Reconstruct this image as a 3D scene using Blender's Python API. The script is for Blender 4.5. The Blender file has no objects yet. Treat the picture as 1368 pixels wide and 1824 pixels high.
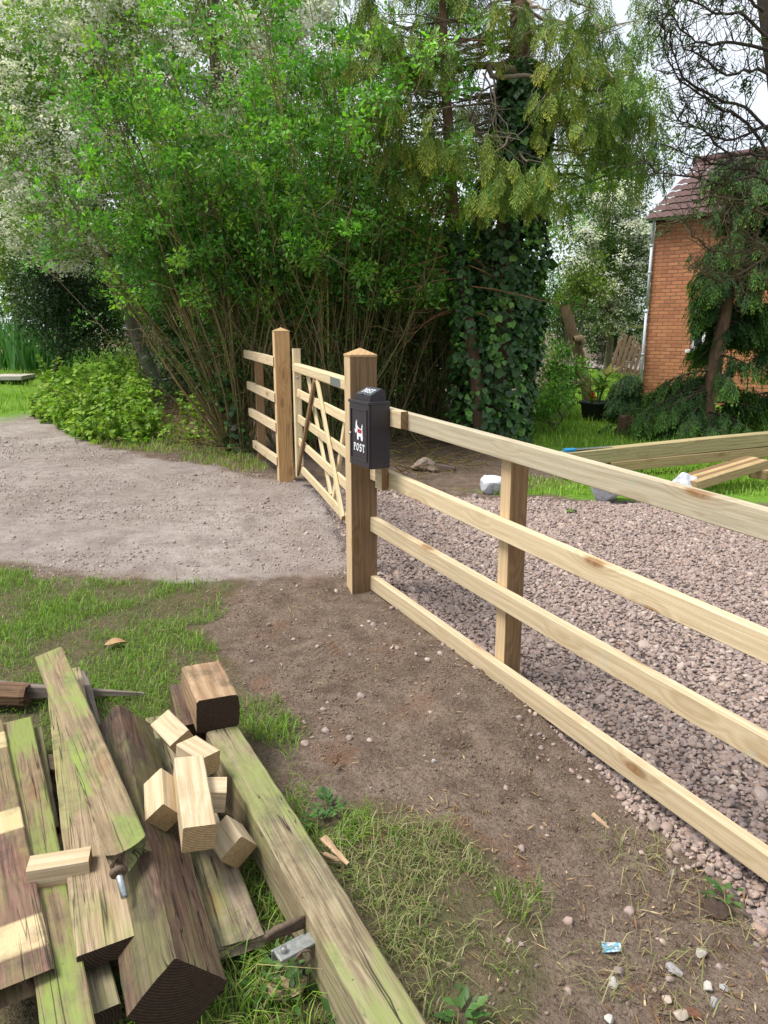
import bpy, bmesh, math, random
import numpy as np
from mathutils import Vector, Matrix, Quaternion
SC = bpy.context.scene
COL = SC.collection
R = math.radians
rng = np.random.default_rng(7)
random.seed(7)

# ---------------------------------------------------------------- survey of the place (photo geometry)
FPX, CX, CY, PITCH, CAMH = 1317.0, 684.0, 912.0, R(14.0), 1.6
SP, CP = math.sin(PITCH), math.cos(PITCH)
def ray(px, py):
    u, v = (px - CX) / FPX, (py - CY) / FPX
    return np.array([u, CP - v * SP, -SP - v * CP])
def P(px, py, z=0.0):
    """point of the place seen at a photo position, on the level z"""
    d = ray(px, py)
    return Vector((d * ((z - CAMH) / d[2]) + np.array([0, 0, CAMH])).tolist())
def PD(px, py, D):
    """the same at plan distance D"""
    d = ray(px, py)
    return Vector((d * (D / d[1]) + np.array([0, 0, CAMH])).tolist())
def to_px(x, y, z):
    zc = y * CP + (CAMH - z) * SP
    return CX + FPX * x / zc, CY + FPX * ((CAMH - z) * CP - y * SP) / zc

# ---------------------------------------------------------------- noise in numpy
def _h(ix, iy, s):
    n = (ix.astype(np.int64) * 374761393 + iy.astype(np.int64) * 668265263 + s * 1442695041) & 0x7fffffff
    n = ((n ^ (n >> 13)) * 1274126177) & 0x7fffffff
    return ((n ^ (n >> 16)) & 0xffff) / 65535.0
def vnoise(x, y, s=0):
    x = np.asarray(x, float); y = np.asarray(y, float)
    ix, iy = np.floor(x), np.floor(y); fx, fy = x - ix, y - iy
    fx = fx * fx * (3 - 2 * fx); fy = fy * fy * (3 - 2 * fy)
    a, b = _h(ix, iy, s), _h(ix + 1, iy, s); c, d = _h(ix, iy + 1, s), _h(ix + 1, iy + 1, s)
    return (a + (b - a) * fx) * (1 - fy) + (c + (d - c) * fx) * fy
def fbm(x, y, f=1.0, o=4, s=0):
    t, a, w = 0, 1.0, 0
    for k in range(o):
        t = t + a * vnoise(np.asarray(x) * f, np.asarray(y) * f, s + k * 17); w += a; a *= .5; f *= 2.03
    return t / w
def inpoly(x, y, poly):
    r = np.zeros(np.shape(x), bool); n = len(poly); j = n - 1
    for i in range(n):
        xi, yi = poly[i]; xj, yj = poly[j]
        c = ((yi > y) != (yj > y)) & (x < (xj - xi) * (y - yi) / (yj - yi + 1e-12) + xi)
        r ^= c; j = i
    return r
def base_h(x, y):
    """the broad lie of the land: a dip at the near gate post, a fall along the fence towards the viewer, a bank by the lane"""
    h = -.035 * np.exp(-((x + .1) ** 2 + (y - 4.35) ** 2) / .35)
    s = (x + .035) * .471 - (y - 4.315) * .882; d = -(x + .035) * .882 - (y - 4.315) * .471
    h = h - .125 * np.clip(s / 2.5, 0, 1.35) * np.where(d > 0, np.exp(-(np.maximum(d, 0) / .85) ** 2), np.exp(-(np.minimum(d, 0) / 2.2) ** 2))
    return h + .65 * np.exp(-((x + 10.2) ** 2 / 9 + (y - 20.5) ** 2 / 7))
def PG(px, py):
    """the point of the ground seen at a photo position"""
    z = 0.0
    for _ in range(5): p = P(px, py, z); z = float(base_h(p.x, p.y))
    return P(px, py, z)
def wpoly(pts, z=0.0):
    return [tuple(PG(a, b))[:2] for a, b in pts]
def soft(x, y, poly, r):
    t = 0
    for k in range(12):
        a = k * 2.4; q = r * math.sqrt((k + .5) / 12)
        t = t + inpoly(x + q * math.cos(a), y + q * math.sin(a), poly)
    return t / 12.0

# ---------------------------------------------------------------- scene helpers
def link(o, parent=None):
    COL.objects.link(o)
    if parent is not None: o.parent = parent
    return o
def tag(o, label=None, cat=None, group=None, kind=None):
    if label: o['label'] = label
    if cat: o['category'] = cat
    if group: o['group'] = group
    if kind: o['kind'] = kind
    return o
def thing(name, label, cat, loc=(0, 0, 0), rz=0, group=None):
    o = bpy.data.objects.new(name, None); link(o)
    o.location = loc; o.rotation_euler = (0, 0, rz); o.empty_display_size = .1
    bpy.context.view_layer.update()
    return tag(o, label, cat, group)
def put(o, M, parent=None):
    """world matrix M for o, below parent if there is one"""
    if parent is not None:
        o.parent = parent; o.matrix_local = wm(parent).inverted() @ M
    else: o.matrix_local = M
    return o
def wm(o):
    M = o.matrix_basis.copy()
    while o.parent is not None:
        o = o.parent; M = o.matrix_basis @ M
    return M
class MB:
    def __init__(s): s.v = []; s.f = []; s.m = []; s.sm = []
    def add(s, vs, fs, M=None, mat=0, smooth=False):
        n = len(s.v)
        for p in vs:
            p = Vector(p); s.v.append(tuple(M @ p) if M is not None else tuple(p))
        for f in fs: s.f.append(tuple(n + i for i in f)); s.m.append(mat); s.sm.append(smooth)
        return s
    def box(s, lo, hi, M=None, mat=0, bev=0.0):
        x0, y0, z0 = lo; x1, y1, z1 = hi
        if bev <= 0:
            vs = [(x, y, z) for x in (x0, x1) for y in (y0, y1) for z in (z0, z1)]
            return s.add(vs, [(0, 1, 3, 2), (4, 6, 7, 5), (0, 4, 5, 1), (2, 3, 7, 6), (0, 2, 6, 4), (1, 5, 7, 3)], M, mat)
        bm = bmesh.new(); bmesh.ops.create_cube(bm, size=1)
        for v in bm.verts: v.co = Vector(((x0 + x1) / 2 + v.co.x * (x1 - x0), (y0 + y1) / 2 + v.co.y * (y1 - y0), (z0 + z1) / 2 + v.co.z * (z1 - z0)))
        bmesh.ops.bevel(bm, geom=bm.edges[:], offset=bev, segments=2, affect='EDGES', profile=.6)
        bm.verts.index_update()
        s.add([v.co[:] for v in bm.verts], [[v.index for v in f.verts] for f in bm.faces], M, mat); bm.free(); return s
    def tube(s, pts, rad, n=8, mat=0, cap=True, smooth=True):
        V, F = tube_np(np.array([tuple(p) for p in pts], float), np.broadcast_to(np.array(rad, float), (len(pts),)), n)
        k = len(pts)
        fs = [tuple(f) for f in F]
        s.add(V.tolist(), fs, None, mat, smooth)
        if cap:
            b = len(s.v) - len(V)
            s.f.append(tuple(b + i for i in range(n))[::-1]); s.m.append(mat); s.sm.append(False)
            s.f.append(tuple(b + (k - 1) * n + i for i in range(n))); s.m.append(mat); s.sm.append(False)
        return s
    def lathe(s, prof, n=24, M=None, mat=0, smooth=True):
        vs = []; fs = []
        for r, z in prof:
            for i in range(n):
                a = 2 * math.pi * i / n; vs.append((r * math.cos(a), r * math.sin(a), z))
        for k in range(len(prof) - 1):
            for i in range(n):
                j = (i + 1) % n; fs.append((k * n + i, k * n + j, (k + 1) * n + j, (k + 1) * n + i))
        return s.add(vs, fs, M, mat, smooth)
    def extrude(s, outline, z0, z1, M=None, mat=0):
        n = len(outline)
        vs = [(x, y, z0) for x, y in outline] + [(x, y, z1) for x, y in outline]
        fs = [tuple(range(n))[::-1], tuple(range(n, 2 * n))] + [(i, (i + 1) % n, n + (i + 1) % n, n + i) for i in range(n)]
        return s.add(vs, fs, M, mat)
    def build(s, name, mats, parent=None, M=None):
        me = bpy.data.meshes.new(name); me.from_pydata(s.v, [], s.f)
        for m in (mats if isinstance(mats, (list, tuple)) else [mats]): me.materials.append(m)
        me.polygons.foreach_set('material_index', s.m); me.polygons.foreach_set('use_smooth', s.sm)
        me.update(); o = bpy.data.objects.new(name, me); link(o)
        put(o, M if M is not None else Matrix.Identity(4), parent)
        return o
def np_obj(name, V, F, mat, tint=None, parent=None, smooth=False, M=None):
    """one mesh out of arrays: V (n,3), F (m,k)"""
    V = np.ascontiguousarray(V, np.float32); F = np.ascontiguousarray(F, np.int32)
    me = bpy.data.meshes.new(name)
    me.vertices.add(len(V)); me.vertices.foreach_set('co', V.ravel())
    k = F.shape[1]; me.loops.add(F.size); me.loops.foreach_set('vertex_index', F.ravel())
    me.polygons.add(len(F)); me.polygons.foreach_set('loop_start', np.arange(0, F.size, k, dtype=np.int32))
    me.update(calc_edges=True)
    if smooth: me.polygons.foreach_set('use_smooth', np.ones(len(F), bool))
    if tint is not None:
        a = me.attributes.new('tint', 'FLOAT_COLOR', 'POINT')
        c = np.ones((len(V), 4), np.float32); c[:, :3] = tint; a.data.foreach_set('color', c.ravel())
    me.materials.append(mat)
    o = bpy.data.objects.new(name, me); link(o)
    if parent is not None: put(o, Matrix.Identity(4) if M is None else M, parent)
    elif M is not None: o.matrix_local = M
    return o
def nrm(a): return a / (np.linalg.norm(a, axis=-1, keepdims=True) + 1e-9)
def tube_np(pts, rad, k=5):
    n = len(pts); t = np.gradient(pts, axis=0); t = nrm(t)
    ref = np.array([0.31, 0.2, 1.0]) if abs(t[0, 2]) < .9 else np.array([1.0, .13, .2])
    a = nrm(np.cross(t, ref)); b = np.cross(t, a)
    ang = np.arange(k) * 2 * math.pi / k
    V = pts[:, None, :] + rad[:, None, None] * (np.cos(ang)[None, :, None] * a[:, None, :] + np.sin(ang)[None, :, None] * b[:, None, :])
    i = np.arange(n - 1)[:, None] * k; j = np.arange(k)[None, :]; j2 = (j + 1) % k
    F = np.stack([i + j, i + j2, i + k + j2, i + k + j], -1).reshape(-1, 4)
    return V.reshape(-1, 3), F
class Tubes:
    def __init__(s): s.V = []; s.F = []; s.T = []; s.n = 0
    def add(s, pts, rad, k=5, col=None):
        pts = np.asarray(pts, float); rad = np.broadcast_to(np.asarray(rad, float), (len(pts),))
        V, F = tube_np(pts, rad, k)
        s.V.append(V); s.F.append(F + s.n); s.n += len(V)
        s.T.append(np.broadcast_to(np.array(col if col is not None else (1, 1, 1), float), V.shape))
    def build(s, name, mat, parent=None):
        if not s.V: return None
        return np_obj(name, np.concatenate(s.V), np.concatenate(s.F), mat, np.concatenate(s.T), parent, True)
def wander(p0, d0, L, n, curl=.15, up=0.0, g=rng):
    """a gently wandering branch line"""
    p = np.array(p0, float); d = np.array(d0, float); d /= np.linalg.norm(d); out = [p.copy()]
    for _ in range(n):
        d = d + g.normal(0, curl, 3) + np.array([0, 0, up]); d /= np.linalg.norm(d)
        p = p + d * L / n; out.append(p.copy())
    return np.array(out)
class Leaves:
    """folded four-point leaves, thousands in one crown"""
    def __init__(s): s.V = []; s.T = []
    def add(s, C, D, N, L, W, col, fold=.15):
        C = np.asarray(C, float); n = len(C); D = nrm(np.broadcast_to(D, (n, 3))); N = np.broadcast_to(N, (n, 3))
        S = nrm(np.cross(D, N)); N = np.cross(S, D)
        L = np.broadcast_to(L, (n,))[:, None]; W = np.broadcast_to(W, (n,))[:, None]
        up = N * (W * fold)
        q = np.stack([C, C + D * L * .45 + S * W * .5 + up, C + D * L - up * .6, C + D * L * .45 - S * W * .5 + up], 1)
        s.V.append(q.reshape(-1, 3)); s.T.append(np.repeat(np.broadcast_to(col, (n, 3)), 4, axis=0))
    def build(s, name, mat, parent=None):
        V = np.concatenate(s.V); n = len(V) // 4; b = np.arange(n)[:, None] * 4
        F = np.concatenate([b + np.array([[0, 1, 2]]), b + np.array([[0, 2, 3]])])
        return np_obj(name, V, F, mat, np.concatenate(s.T), parent)
def rdir(n, g=rng): return nrm(g.normal(0, 1, (n, 3)))
def mixcol(n, cols, var=.12, g=rng):
    cols = np.array(cols, float); i = g.integers(0, len(cols), n); t = g.random((n, 1))
    c = cols[i] * (1 - t) + cols[(i + 1) % len(cols)] * t
    return np.clip(c * (1 + g.normal(0, var, (n, 1))), 0.004, .9)

# ---------------------------------------------------------------- materials
class NT:
    def __init__(s, name):
        s.m = bpy.data.materials.new(name); s.m.use_nodes = True; s.t = s.m.node_tree; s.t.nodes.clear()
        s.out = s.n('ShaderNodeOutputMaterial')
    def n(s, typ, **kw):
        x = s.t.nodes.new(typ)
        for k, v in kw.items(): setattr(x, k, v)
        return x
    def set(s, sock, v):
        if isinstance(v, bpy.types.NodeSocket): s.t.links.new(v, sock)
        elif v is not None:
            if hasattr(sock.default_value, '__len__') and not isinstance(v, str):
                v = tuple(v); v = v + (1.0,) * (len(sock.default_value) - len(v)); sock.default_value = v[:len(sock.default_value)]
            else: sock.default_value = v
    def noise(s, vec, scale, detail=4, rough=.55, dist=0.0, out='Fac'):
        x = s.n('ShaderNodeTexNoise'); s.set(x.inputs['Vector'], vec); x.inputs['Scale'].default_value = scale
        x.inputs['Detail'].default_value = detail; x.inputs['Roughness'].default_value = rough; x.inputs['Distortion'].default_value = dist
        return x.outputs[out]
    def voro(s, vec, scale, feat='F1', out='Distance', rand=1.0):
        x = s.n('ShaderNodeTexVoronoi', feature=feat); s.set(x.inputs['Vector'], vec); x.inputs['Scale'].default_value = scale
        x.inputs['Randomness'].default_value = rand
        return x.outputs[out]
    def wave(s, vec, scale, dist=2, det=2, dir='X'):
        x = s.n('ShaderNodeTexWave', wave_type='BANDS', bands_direction=dir); s.set(x.inputs['Vector'], vec)
        x.inputs['Scale'].default_value = scale; x.inputs['Distortion'].default_value = dist; x.inputs['Detail'].default_value = det
        return x.outputs['Fac']
    def ramp(s, fac, pts):
        x = s.n('ShaderNodeValToRGB'); s.set(x.inputs[0], fac); e = x.color_ramp.elements
        while len(e) < len(pts): e.new(.5)
        for k, (p, c) in enumerate(pts):
            e[k].position = p; e[k].color = (c, c, c, 1) if not hasattr(c, '__len__') else tuple(c) + (1,)
        return x.outputs[0]
    def mix(s, f, a, b, mode='MIX'):
        x = s.n('ShaderNodeMix', data_type='RGBA', blend_type=mode); s.set(x.inputs[0], f); s.set(x.inputs[6], a); s.set(x.inputs[7], b)
        return x.outputs[2]
    def math(s, op, a, b=None, c=None):
        x = s.n('ShaderNodeMath', operation=op); s.set(x.inputs[0], a)
        if b is not None: s.set(x.inputs[1], b)
        if c is not None: s.set(x.inputs[2], c)
        return x.outputs[0]
    def mapr(s, v, a, b, c=0.0, d=1.0):
        x = s.n('ShaderNodeMapRange'); s.set(x.inputs[0], v)
        for i, q in enumerate((a, b, c, d)): s.set(x.inputs[i + 1], q)
        return x.outputs[0]
    def coord(s, out='Object'): return s.n('ShaderNodeTexCoord').outputs[out]
    def mapping(s, vec, scale=(1, 1, 1), loc=(0, 0, 0), rot=(0, 0, 0)):
        x = s.n('ShaderNodeMapping'); s.set(x.inputs[0], vec); s.set(x.inputs[1], loc); s.set(x.inputs[2], rot); s.set(x.inputs[3], scale)
        return x.outputs[0]
    def vadd(s, a, b, op='ADD'):
        x = s.n('ShaderNodeVectorMath', operation=op); s.set(x.inputs[0], a); s.set(x.inputs[1], b); return x.outputs[0]
    def attr(s, name, out='Color'):
        x = s.n('ShaderNodeAttribute', attribute_name=name); return x.outputs[out]
    def sep(s, v):
        x = s.n('ShaderNodeSeparateXYZ'); s.set(x.inputs[0], v); return x.outputs
    def rand(s): return s.n('ShaderNodeObjectInfo').outputs['Random']
    def bump(s, h, strength=.5, dist=.01, nrm=None):
        x = s.n('ShaderNodeBump'); s.set(x.inputs['Height'], h); x.inputs['Strength'].default_value = strength; x.inputs['Distance'].default_value = dist
        if nrm is not None: s.set(x.inputs['Normal'], nrm)
        return x.outputs[0]
    def pbr(s, col, rough=.7, bump=None, metal=0.0, spec=.35, finish=True):
        x = s.n('ShaderNodeBsdfPrincipled'); s.set(x.inputs['Base Color'], col); s.set(x.inputs['Roughness'], rough)
        s.set(x.inputs['Metallic'], metal); s.set(x.inputs['Specular IOR Level'], spec)
        if bump is not None: s.set(x.inputs['Normal'], bump)
        if finish: s.t.links.new(x.outputs[0], s.out.inputs[0])
        return x.outputs[0]

def wood(name, light, dark, knots=.7, saw=.4, algae=0.0, algae_col=(.23, .30, .05), crack=0.0, red=0.0, grime=0.0, knotcol=(.2, .095, .03), stain=0.0, rough=.75, pale_band=0.0, streak=.35):
    n = NT(name); oc = n.coord(); rnd = n.rand()
    off = n.n('ShaderNodeCombineXYZ'); n.set(off.inputs[0], n.math('MULTIPLY', rnd, 37.0)); n.set(off.inputs[1], n.math('MULTIPLY', rnd, 11.0)); n.set(off.inputs[2], n.math('MULTIPLY', rnd, 5.0))
    v = n.vadd(oc, off.outputs[0])
    kv = n.mapping(v, (3.0, 9, 9)); kd = n.voro(kv, 1.0, rand=1.0)
    keep = n.math('GREATER_THAN', n.sep(n.voro(kv, 1.0, out='Color'))[0], .40)
    knot = n.math('MULTIPLY', n.mapr(kd, .12, .21, 1, 0), keep); halo = n.math('MULTIPLY', n.mapr(kd, .15, .48, 1, 0), keep)
    warp = n.noise(n.mapping(v, (1.1, 5, 5)), 1.0, 2, out='Color')
    wv = n.vadd(n.mapping(v, (.5, 30, 30)), n.vadd(warp, (1.8, 1.8, 1.8), 'MULTIPLY'))
    wv = n.vadd(wv, n.vadd(n.mix(1, (0, 0, 0), halo, 'MIX'), (.7, .7, .7), 'MULTIPLY'), 'ADD')
    ring = n.wave(wv, .55, 1.6, 2, 'DIAGONAL'); fine = n.noise(n.mapping(v, (5, 170, 170)), 1.0, 3, .6)
    g = n.math('ADD', n.math('MULTIPLY', ring, .45), n.math('MULTIPLY', fine, .55))
    col = n.mix(n.mapr(g, .25, .8), light, dark)
    blot = n.noise(n.mapping(v, (2.2, 8, 8)), 1.0, 4, .6)
    col = n.mix(n.mapr(blot, .35, .75, 0, .45), col, tuple(c * .78 for c in light))
    strk = n.noise(n.mapping(v, (2.2, 75, 75)), 1.0, 4, .7); col = n.mix(n.mapr(strk, .48, .72, 0, streak), col, tuple(c * .45 for c in dark))
    col = n.mix(n.mapr(fine, .54, .68, 0, min(1, streak * 1.25)), col, tuple(c * .38 for c in dark)); col = n.mix(n.mapr(fine, .46, .34, 0, streak * .7), col, tuple(min(.8, c * 1.35) for c in light))
    tone = n.mapr(rnd, 0, 1, .9, 1.08); col = n.mix(1, col, tone, 'MULTIPLY')
    if knots: col = n.mix(n.math('MULTIPLY', n.math('MULTIPLY', knot, knots), n.mapr(n.noise(v, 60, 2), .2, .7, .6, 1)), col, knotcol); col = n.mix(n.math('MULTIPLY', halo, .28 * knots), col, tuple(c * 1.2 for c in knotcol))
    sawf = n.noise(n.mapping(v, (240, 7, 7)), 1.0, 2, .7)
    if saw: col = n.mix(n.mapr(sawf, .5, .8, 0, .3 * saw), col, tuple(c * .6 for c in dark))
    if stain: col = n.mix(n.mapr(n.noise(v, 9, 3), .62, .72, 0, stain), col, (.30, .42, .33))
    if pale_band: # bare bands where battens used to be nailed
        bx = n.sep(v)[0]; bb = n.wave(n.mapping(oc, (1, .05, .05), (.10, 0, 0)), .62, .35, 1)
        col = n.mix(n.mapr(bb, .86, .90, 0, pale_band), col, (.62, .47, .27))
    if red: col = n.mix(n.mapr(n.noise(n.mapping(v, (2, 7, 7)), 1.0, 3), .42, .6, 0, red), col, (.20, .055, .035))
    if algae:
        nz = n.sep(n.n('ShaderNodeNewGeometry').outputs['Normal'])[2]
        a = n.noise(n.mapping(v, (2.6, 9, 9)), 1.0, 5, .6)
        am = n.math('MULTIPLY', n.mapr(a, .46, .57, 0, 1), n.mapr(nz, -.1, .5, .25, 1))
        am = n.math('MULTIPLY', am, n.mapr(n.noise(n.mapping(v, (18, 120, 120)), 1.0, 3), .3, .62, .55, 1))
        ac = n.mix(n.noise(v, 14, 3), algae_col, tuple(c * .6 + .05 for c in algae_col))
        col = n.mix(n.math('MULTIPLY', am, algae), col, ac)
    if grime: col = n.mix(n.mapr(n.noise(v, 7, 5, .7), .5, .7, 0, grime), col, (.035, .028, .022))
    h = n.math('ADD', n.math('MULTIPLY', fine, .6), n.math('MULTIPLY', sawf, .35 * max(saw, .1)))
    spk = n.math('MULTIPLY', n.mapr(n.voro(n.mapping(v, (30, 38, 38)), 1.0), .10, .05), n.mapr(n.noise(v, 11, 2), .5, .6)); col = n.mix(n.math('MULTIPLY', spk, .8 if (grime or algae) else .15), col, (.03, .022, .016))
    if crack:
        cd = n.noise(n.mapping(v, (.45, 16, 16)), 1.0, 2, .45, 0)
        cm = n.math('MULTIPLY', n.mapr(n.math('ABSOLUTE', n.math('SUBTRACT', cd, .5)), 0.0, .010, 1, 0), n.mapr(n.noise(n.mapping(v, (1.5, 5, 5)), 1.0, 1), .5, .56))
        cd2 = n.noise(n.mapping(v, (.8, 34, 34), (3, 1, 7)), 1.0, 2, .5, 0); cm = n.math('MAXIMUM', cm, n.math('MULTIPLY', n.mapr(n.math('ABSOLUTE', n.math('SUBTRACT', cd2, .5)), 0.0, .012, 1, 0), n.mapr(n.noise(n.mapping(v, (2.5, 9, 9)), 1.0, 1), .54, .6)))
        col = n.mix(n.math('MULTIPLY', cm, crack), col, (.012, .009, .007)); h = n.math('SUBTRACT', h, n.math('MULTIPLY', cm, 2.5))
    n.pbr(col, rough, n.bump(h, .55, .003), spec=.25); return n.m
def plain(name, col, rough=.5, metal=0.0, var=.15, scale=30, bump=.15, spec=.4):
    n = NT(name); v = n.coord(); f = n.noise(v, scale, 4)
    c = n.mix(n.mapr(f, .3, .7), tuple(x * (1 - var) for x in col), tuple(min(1, x * (1 + var)) for x in col))
    n.pbr(c, n.mapr(f, .3, .7, rough * .85, min(1, rough * 1.15)), n.bump(f, bump, .002) if bump else None, metal, spec); return n.m
def leafmat(name, trans=.35, rough=.45, spec=.35, bright=1.0, through=(1.0, 1.2, .5)):
    n = NT(name); c = n.attr('tint')
    if bright != 1: c = n.mix(1, c, (bright,) * 3, 'MULTIPLY')
    p = n.pbr(c, rough, None, 0, spec, finish=False)
    t = n.n('ShaderNodeBsdfTranslucent'); n.set(t.inputs[0], n.mix(1, c, through, 'MULTIPLY'))
    m = n.n('ShaderNodeMixShader'); m.inputs[0].default_value = trans
    n.t.links.new(p, m.inputs[1]); n.t.links.new(t.outputs[0], m.inputs[2]); n.t.links.new(m.outputs[0], n.out.inputs[0]); return n.m
def barkmat(name, a, b, scale=1.0, moss=0.0):
    n = NT(name); v = n.coord()
    f = n.noise(n.mapping(v, (14 * scale, 14 * scale, 4 * scale)), 1.0, 5, .65)
    c = n.mix(n.mapr(f, .3, .7), a, b)
    c = n.mix(1, c, n.attr('tint'), 'MULTIPLY')
    if moss: c = n.mix(n.mapr(n.noise(v, 5, 3), .42, .60, 0, moss), c, (.13, .15, .045))
    n.pbr(c, .9, n.bump(f, .7, .02), spec=.15); return n.m
# ================================================================ GROUND
# plan outlines of the surfaces, surveyed from the photograph
PG_GRAVEL = wpoly([(560, 866), (640, 872), (760, 880), (880, 888), (1010, 893), (1150, 897), (1250, 900), (1420, 906), (1700, 915), (1900, 1300), (1700, 1900), (1420, 1760), (1345, 1650), (1300, 1560), (1190, 1490), (1100, 1410), (1030, 1330), (975, 1275), (930, 1225), (880, 1195), (800, 1140), (740, 1095), (690, 1058), (655, 1040), (628, 985), (600, 930)])
PG_TRACK = wpoly([(-500, 712), (-100, 708), (40, 712), (75, 745), (150, 785), (260, 815), (380, 832), (470, 858), (545, 862), (600, 880), (655, 1000), (640, 1030), (560, 1020), (470, 1018), (380, 1030), (250, 1030), (120, 1022), (0, 1004), (-200, 985), (-700, 950)])
PG_VERGE = wpoly([(-600, 1000), (0, 1008), (130, 1035), (260, 1040), (390, 1036), (440, 1045), (400, 1085), (360, 1120), (400, 1165), (430, 1240), (490, 1245), (530, 1290), (500, 1330), (520, 1400), (560, 1450), (640, 1425), (700, 1450), (790, 1460), (870, 1500), (900, 1560), (960, 1570), (965, 1680), (930, 1760), (980, 1850), (960, 2100), (-400, 2500), (-900, 1500)])
PG_LAWN = wpoly([(985, 690), (1010, 660), (1080, 652), (1150, 660), (1500, 662), (2200, 690), (2200, 900), (1420, 905), (1250, 898), (1150, 894), (1000, 888), (880, 882), (820, 878), (900, 866), (1010, 868), (1040, 830), (940, 790), (960, 740)])
PG_LANE = wpoly([(-300, 690), (-40, 660), (60, 628), (200, 620), (240, 660), (150, 690), (70, 700), (0, 690)])
def ground_h(x, y):
    h = (fbm(x, y, .9, 3, 3) - .5) * .05 + (fbm(x, y, 5, 3, 9) - .5) * .018
    h = h * np.clip(1.2 - np.hypot(x, y - 4) / 40, .2, 1)
    return h + base_h(x, y)
def axis(fine0, fine1, step, far):
    a = list(np.arange(fine0, fine1, step)); s = step; v = a[-1]
    while v < far: s *= 1.22; v += s; a.append(v)
    s = step; v = a[0]; b = []
    while v > -far: s *= 1.22; v -= s; b.append(v)
    return np.array(b[::-1] + a)
gx, gy = axis(-4.0, 5.0, .04, 320), axis(.8, 11.0, .04, 420)
GX, GY = np.meshgrid(gx, gy)
fx, fy = GX.ravel(), GY.ravel()
near = (np.abs(fx) < 40) & (fy > -5) & (fy < 60)
def zone(poly, r, amp, s):
    m = np.zeros(len(fx)); X, Y = fx[near], fy[near]
    jx = (fbm(X, Y, 3.1, 3, s) - .5) * amp; jy = (fbm(X, Y, 3.1, 3, s + 5) - .5) * amp
    m[near] = soft(X + jx, Y + jy, poly, r); return m
zg, zt, zv, zl = zone(PG_GRAVEL, .06, .22, 1), zone(PG_TRACK, .22, .5, 2), zone(PG_VERGE, .1, .4, 3), zone(PG_LAWN, .25, .6, 4)
zl = np.maximum(zl, zone(PG_LANE, .5, .8, 8))
hz = ground_h(fx, fy)
# bare soil is trampled into lumps and ruts; the soil stops at a low broken lip beside the gravel
soil = np.clip(1 - zg - zt - zv - zl, 0, 1)
hz += soil * near * ((fbm(fx, fy, 11, 3, 21) - .5) * .03 + np.maximum(0, fbm(fx, fy, 2.3, 2, 31) - .55) * .06)
hz -= zg * .018
lip = wpoly([(740, 1150), (770, 1180), (860, 1200), (945, 1240), (975, 1285), (955, 1330), (925, 1365), (800, 1300), (720, 1190)])
hz[near] += soft(fx[near] + (fbm(fx[near], fy[near], 9, 2, 41) - .5) * .12, fy[near], lip, .02) * .036
GH_GRID = hz.reshape(GX.shape)
def gz(x, y):
    """height of the ground at a place"""
    x = np.atleast_1d(np.asarray(x, float)); y = np.atleast_1d(np.asarray(y, float))
    i = np.clip(np.searchsorted(gx, x) - 1, 0, len(gx) - 2); j = np.clip(np.searchsorted(gy, y) - 1, 0, len(gy) - 2)
    u = np.clip((x - gx[i]) / (gx[i + 1] - gx[i]), 0, 1); w = np.clip((y - gy[j]) / (gy[j + 1] - gy[j]), 0, 1)
    G = GH_GRID
    return (G[j, i] * (1 - u) + G[j, i + 1] * u) * (1 - w) + (G[j + 1, i] * (1 - u) + G[j + 1, i + 1] * u) * w
def g1(x, y): return float(gz(x, y)[0])

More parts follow.
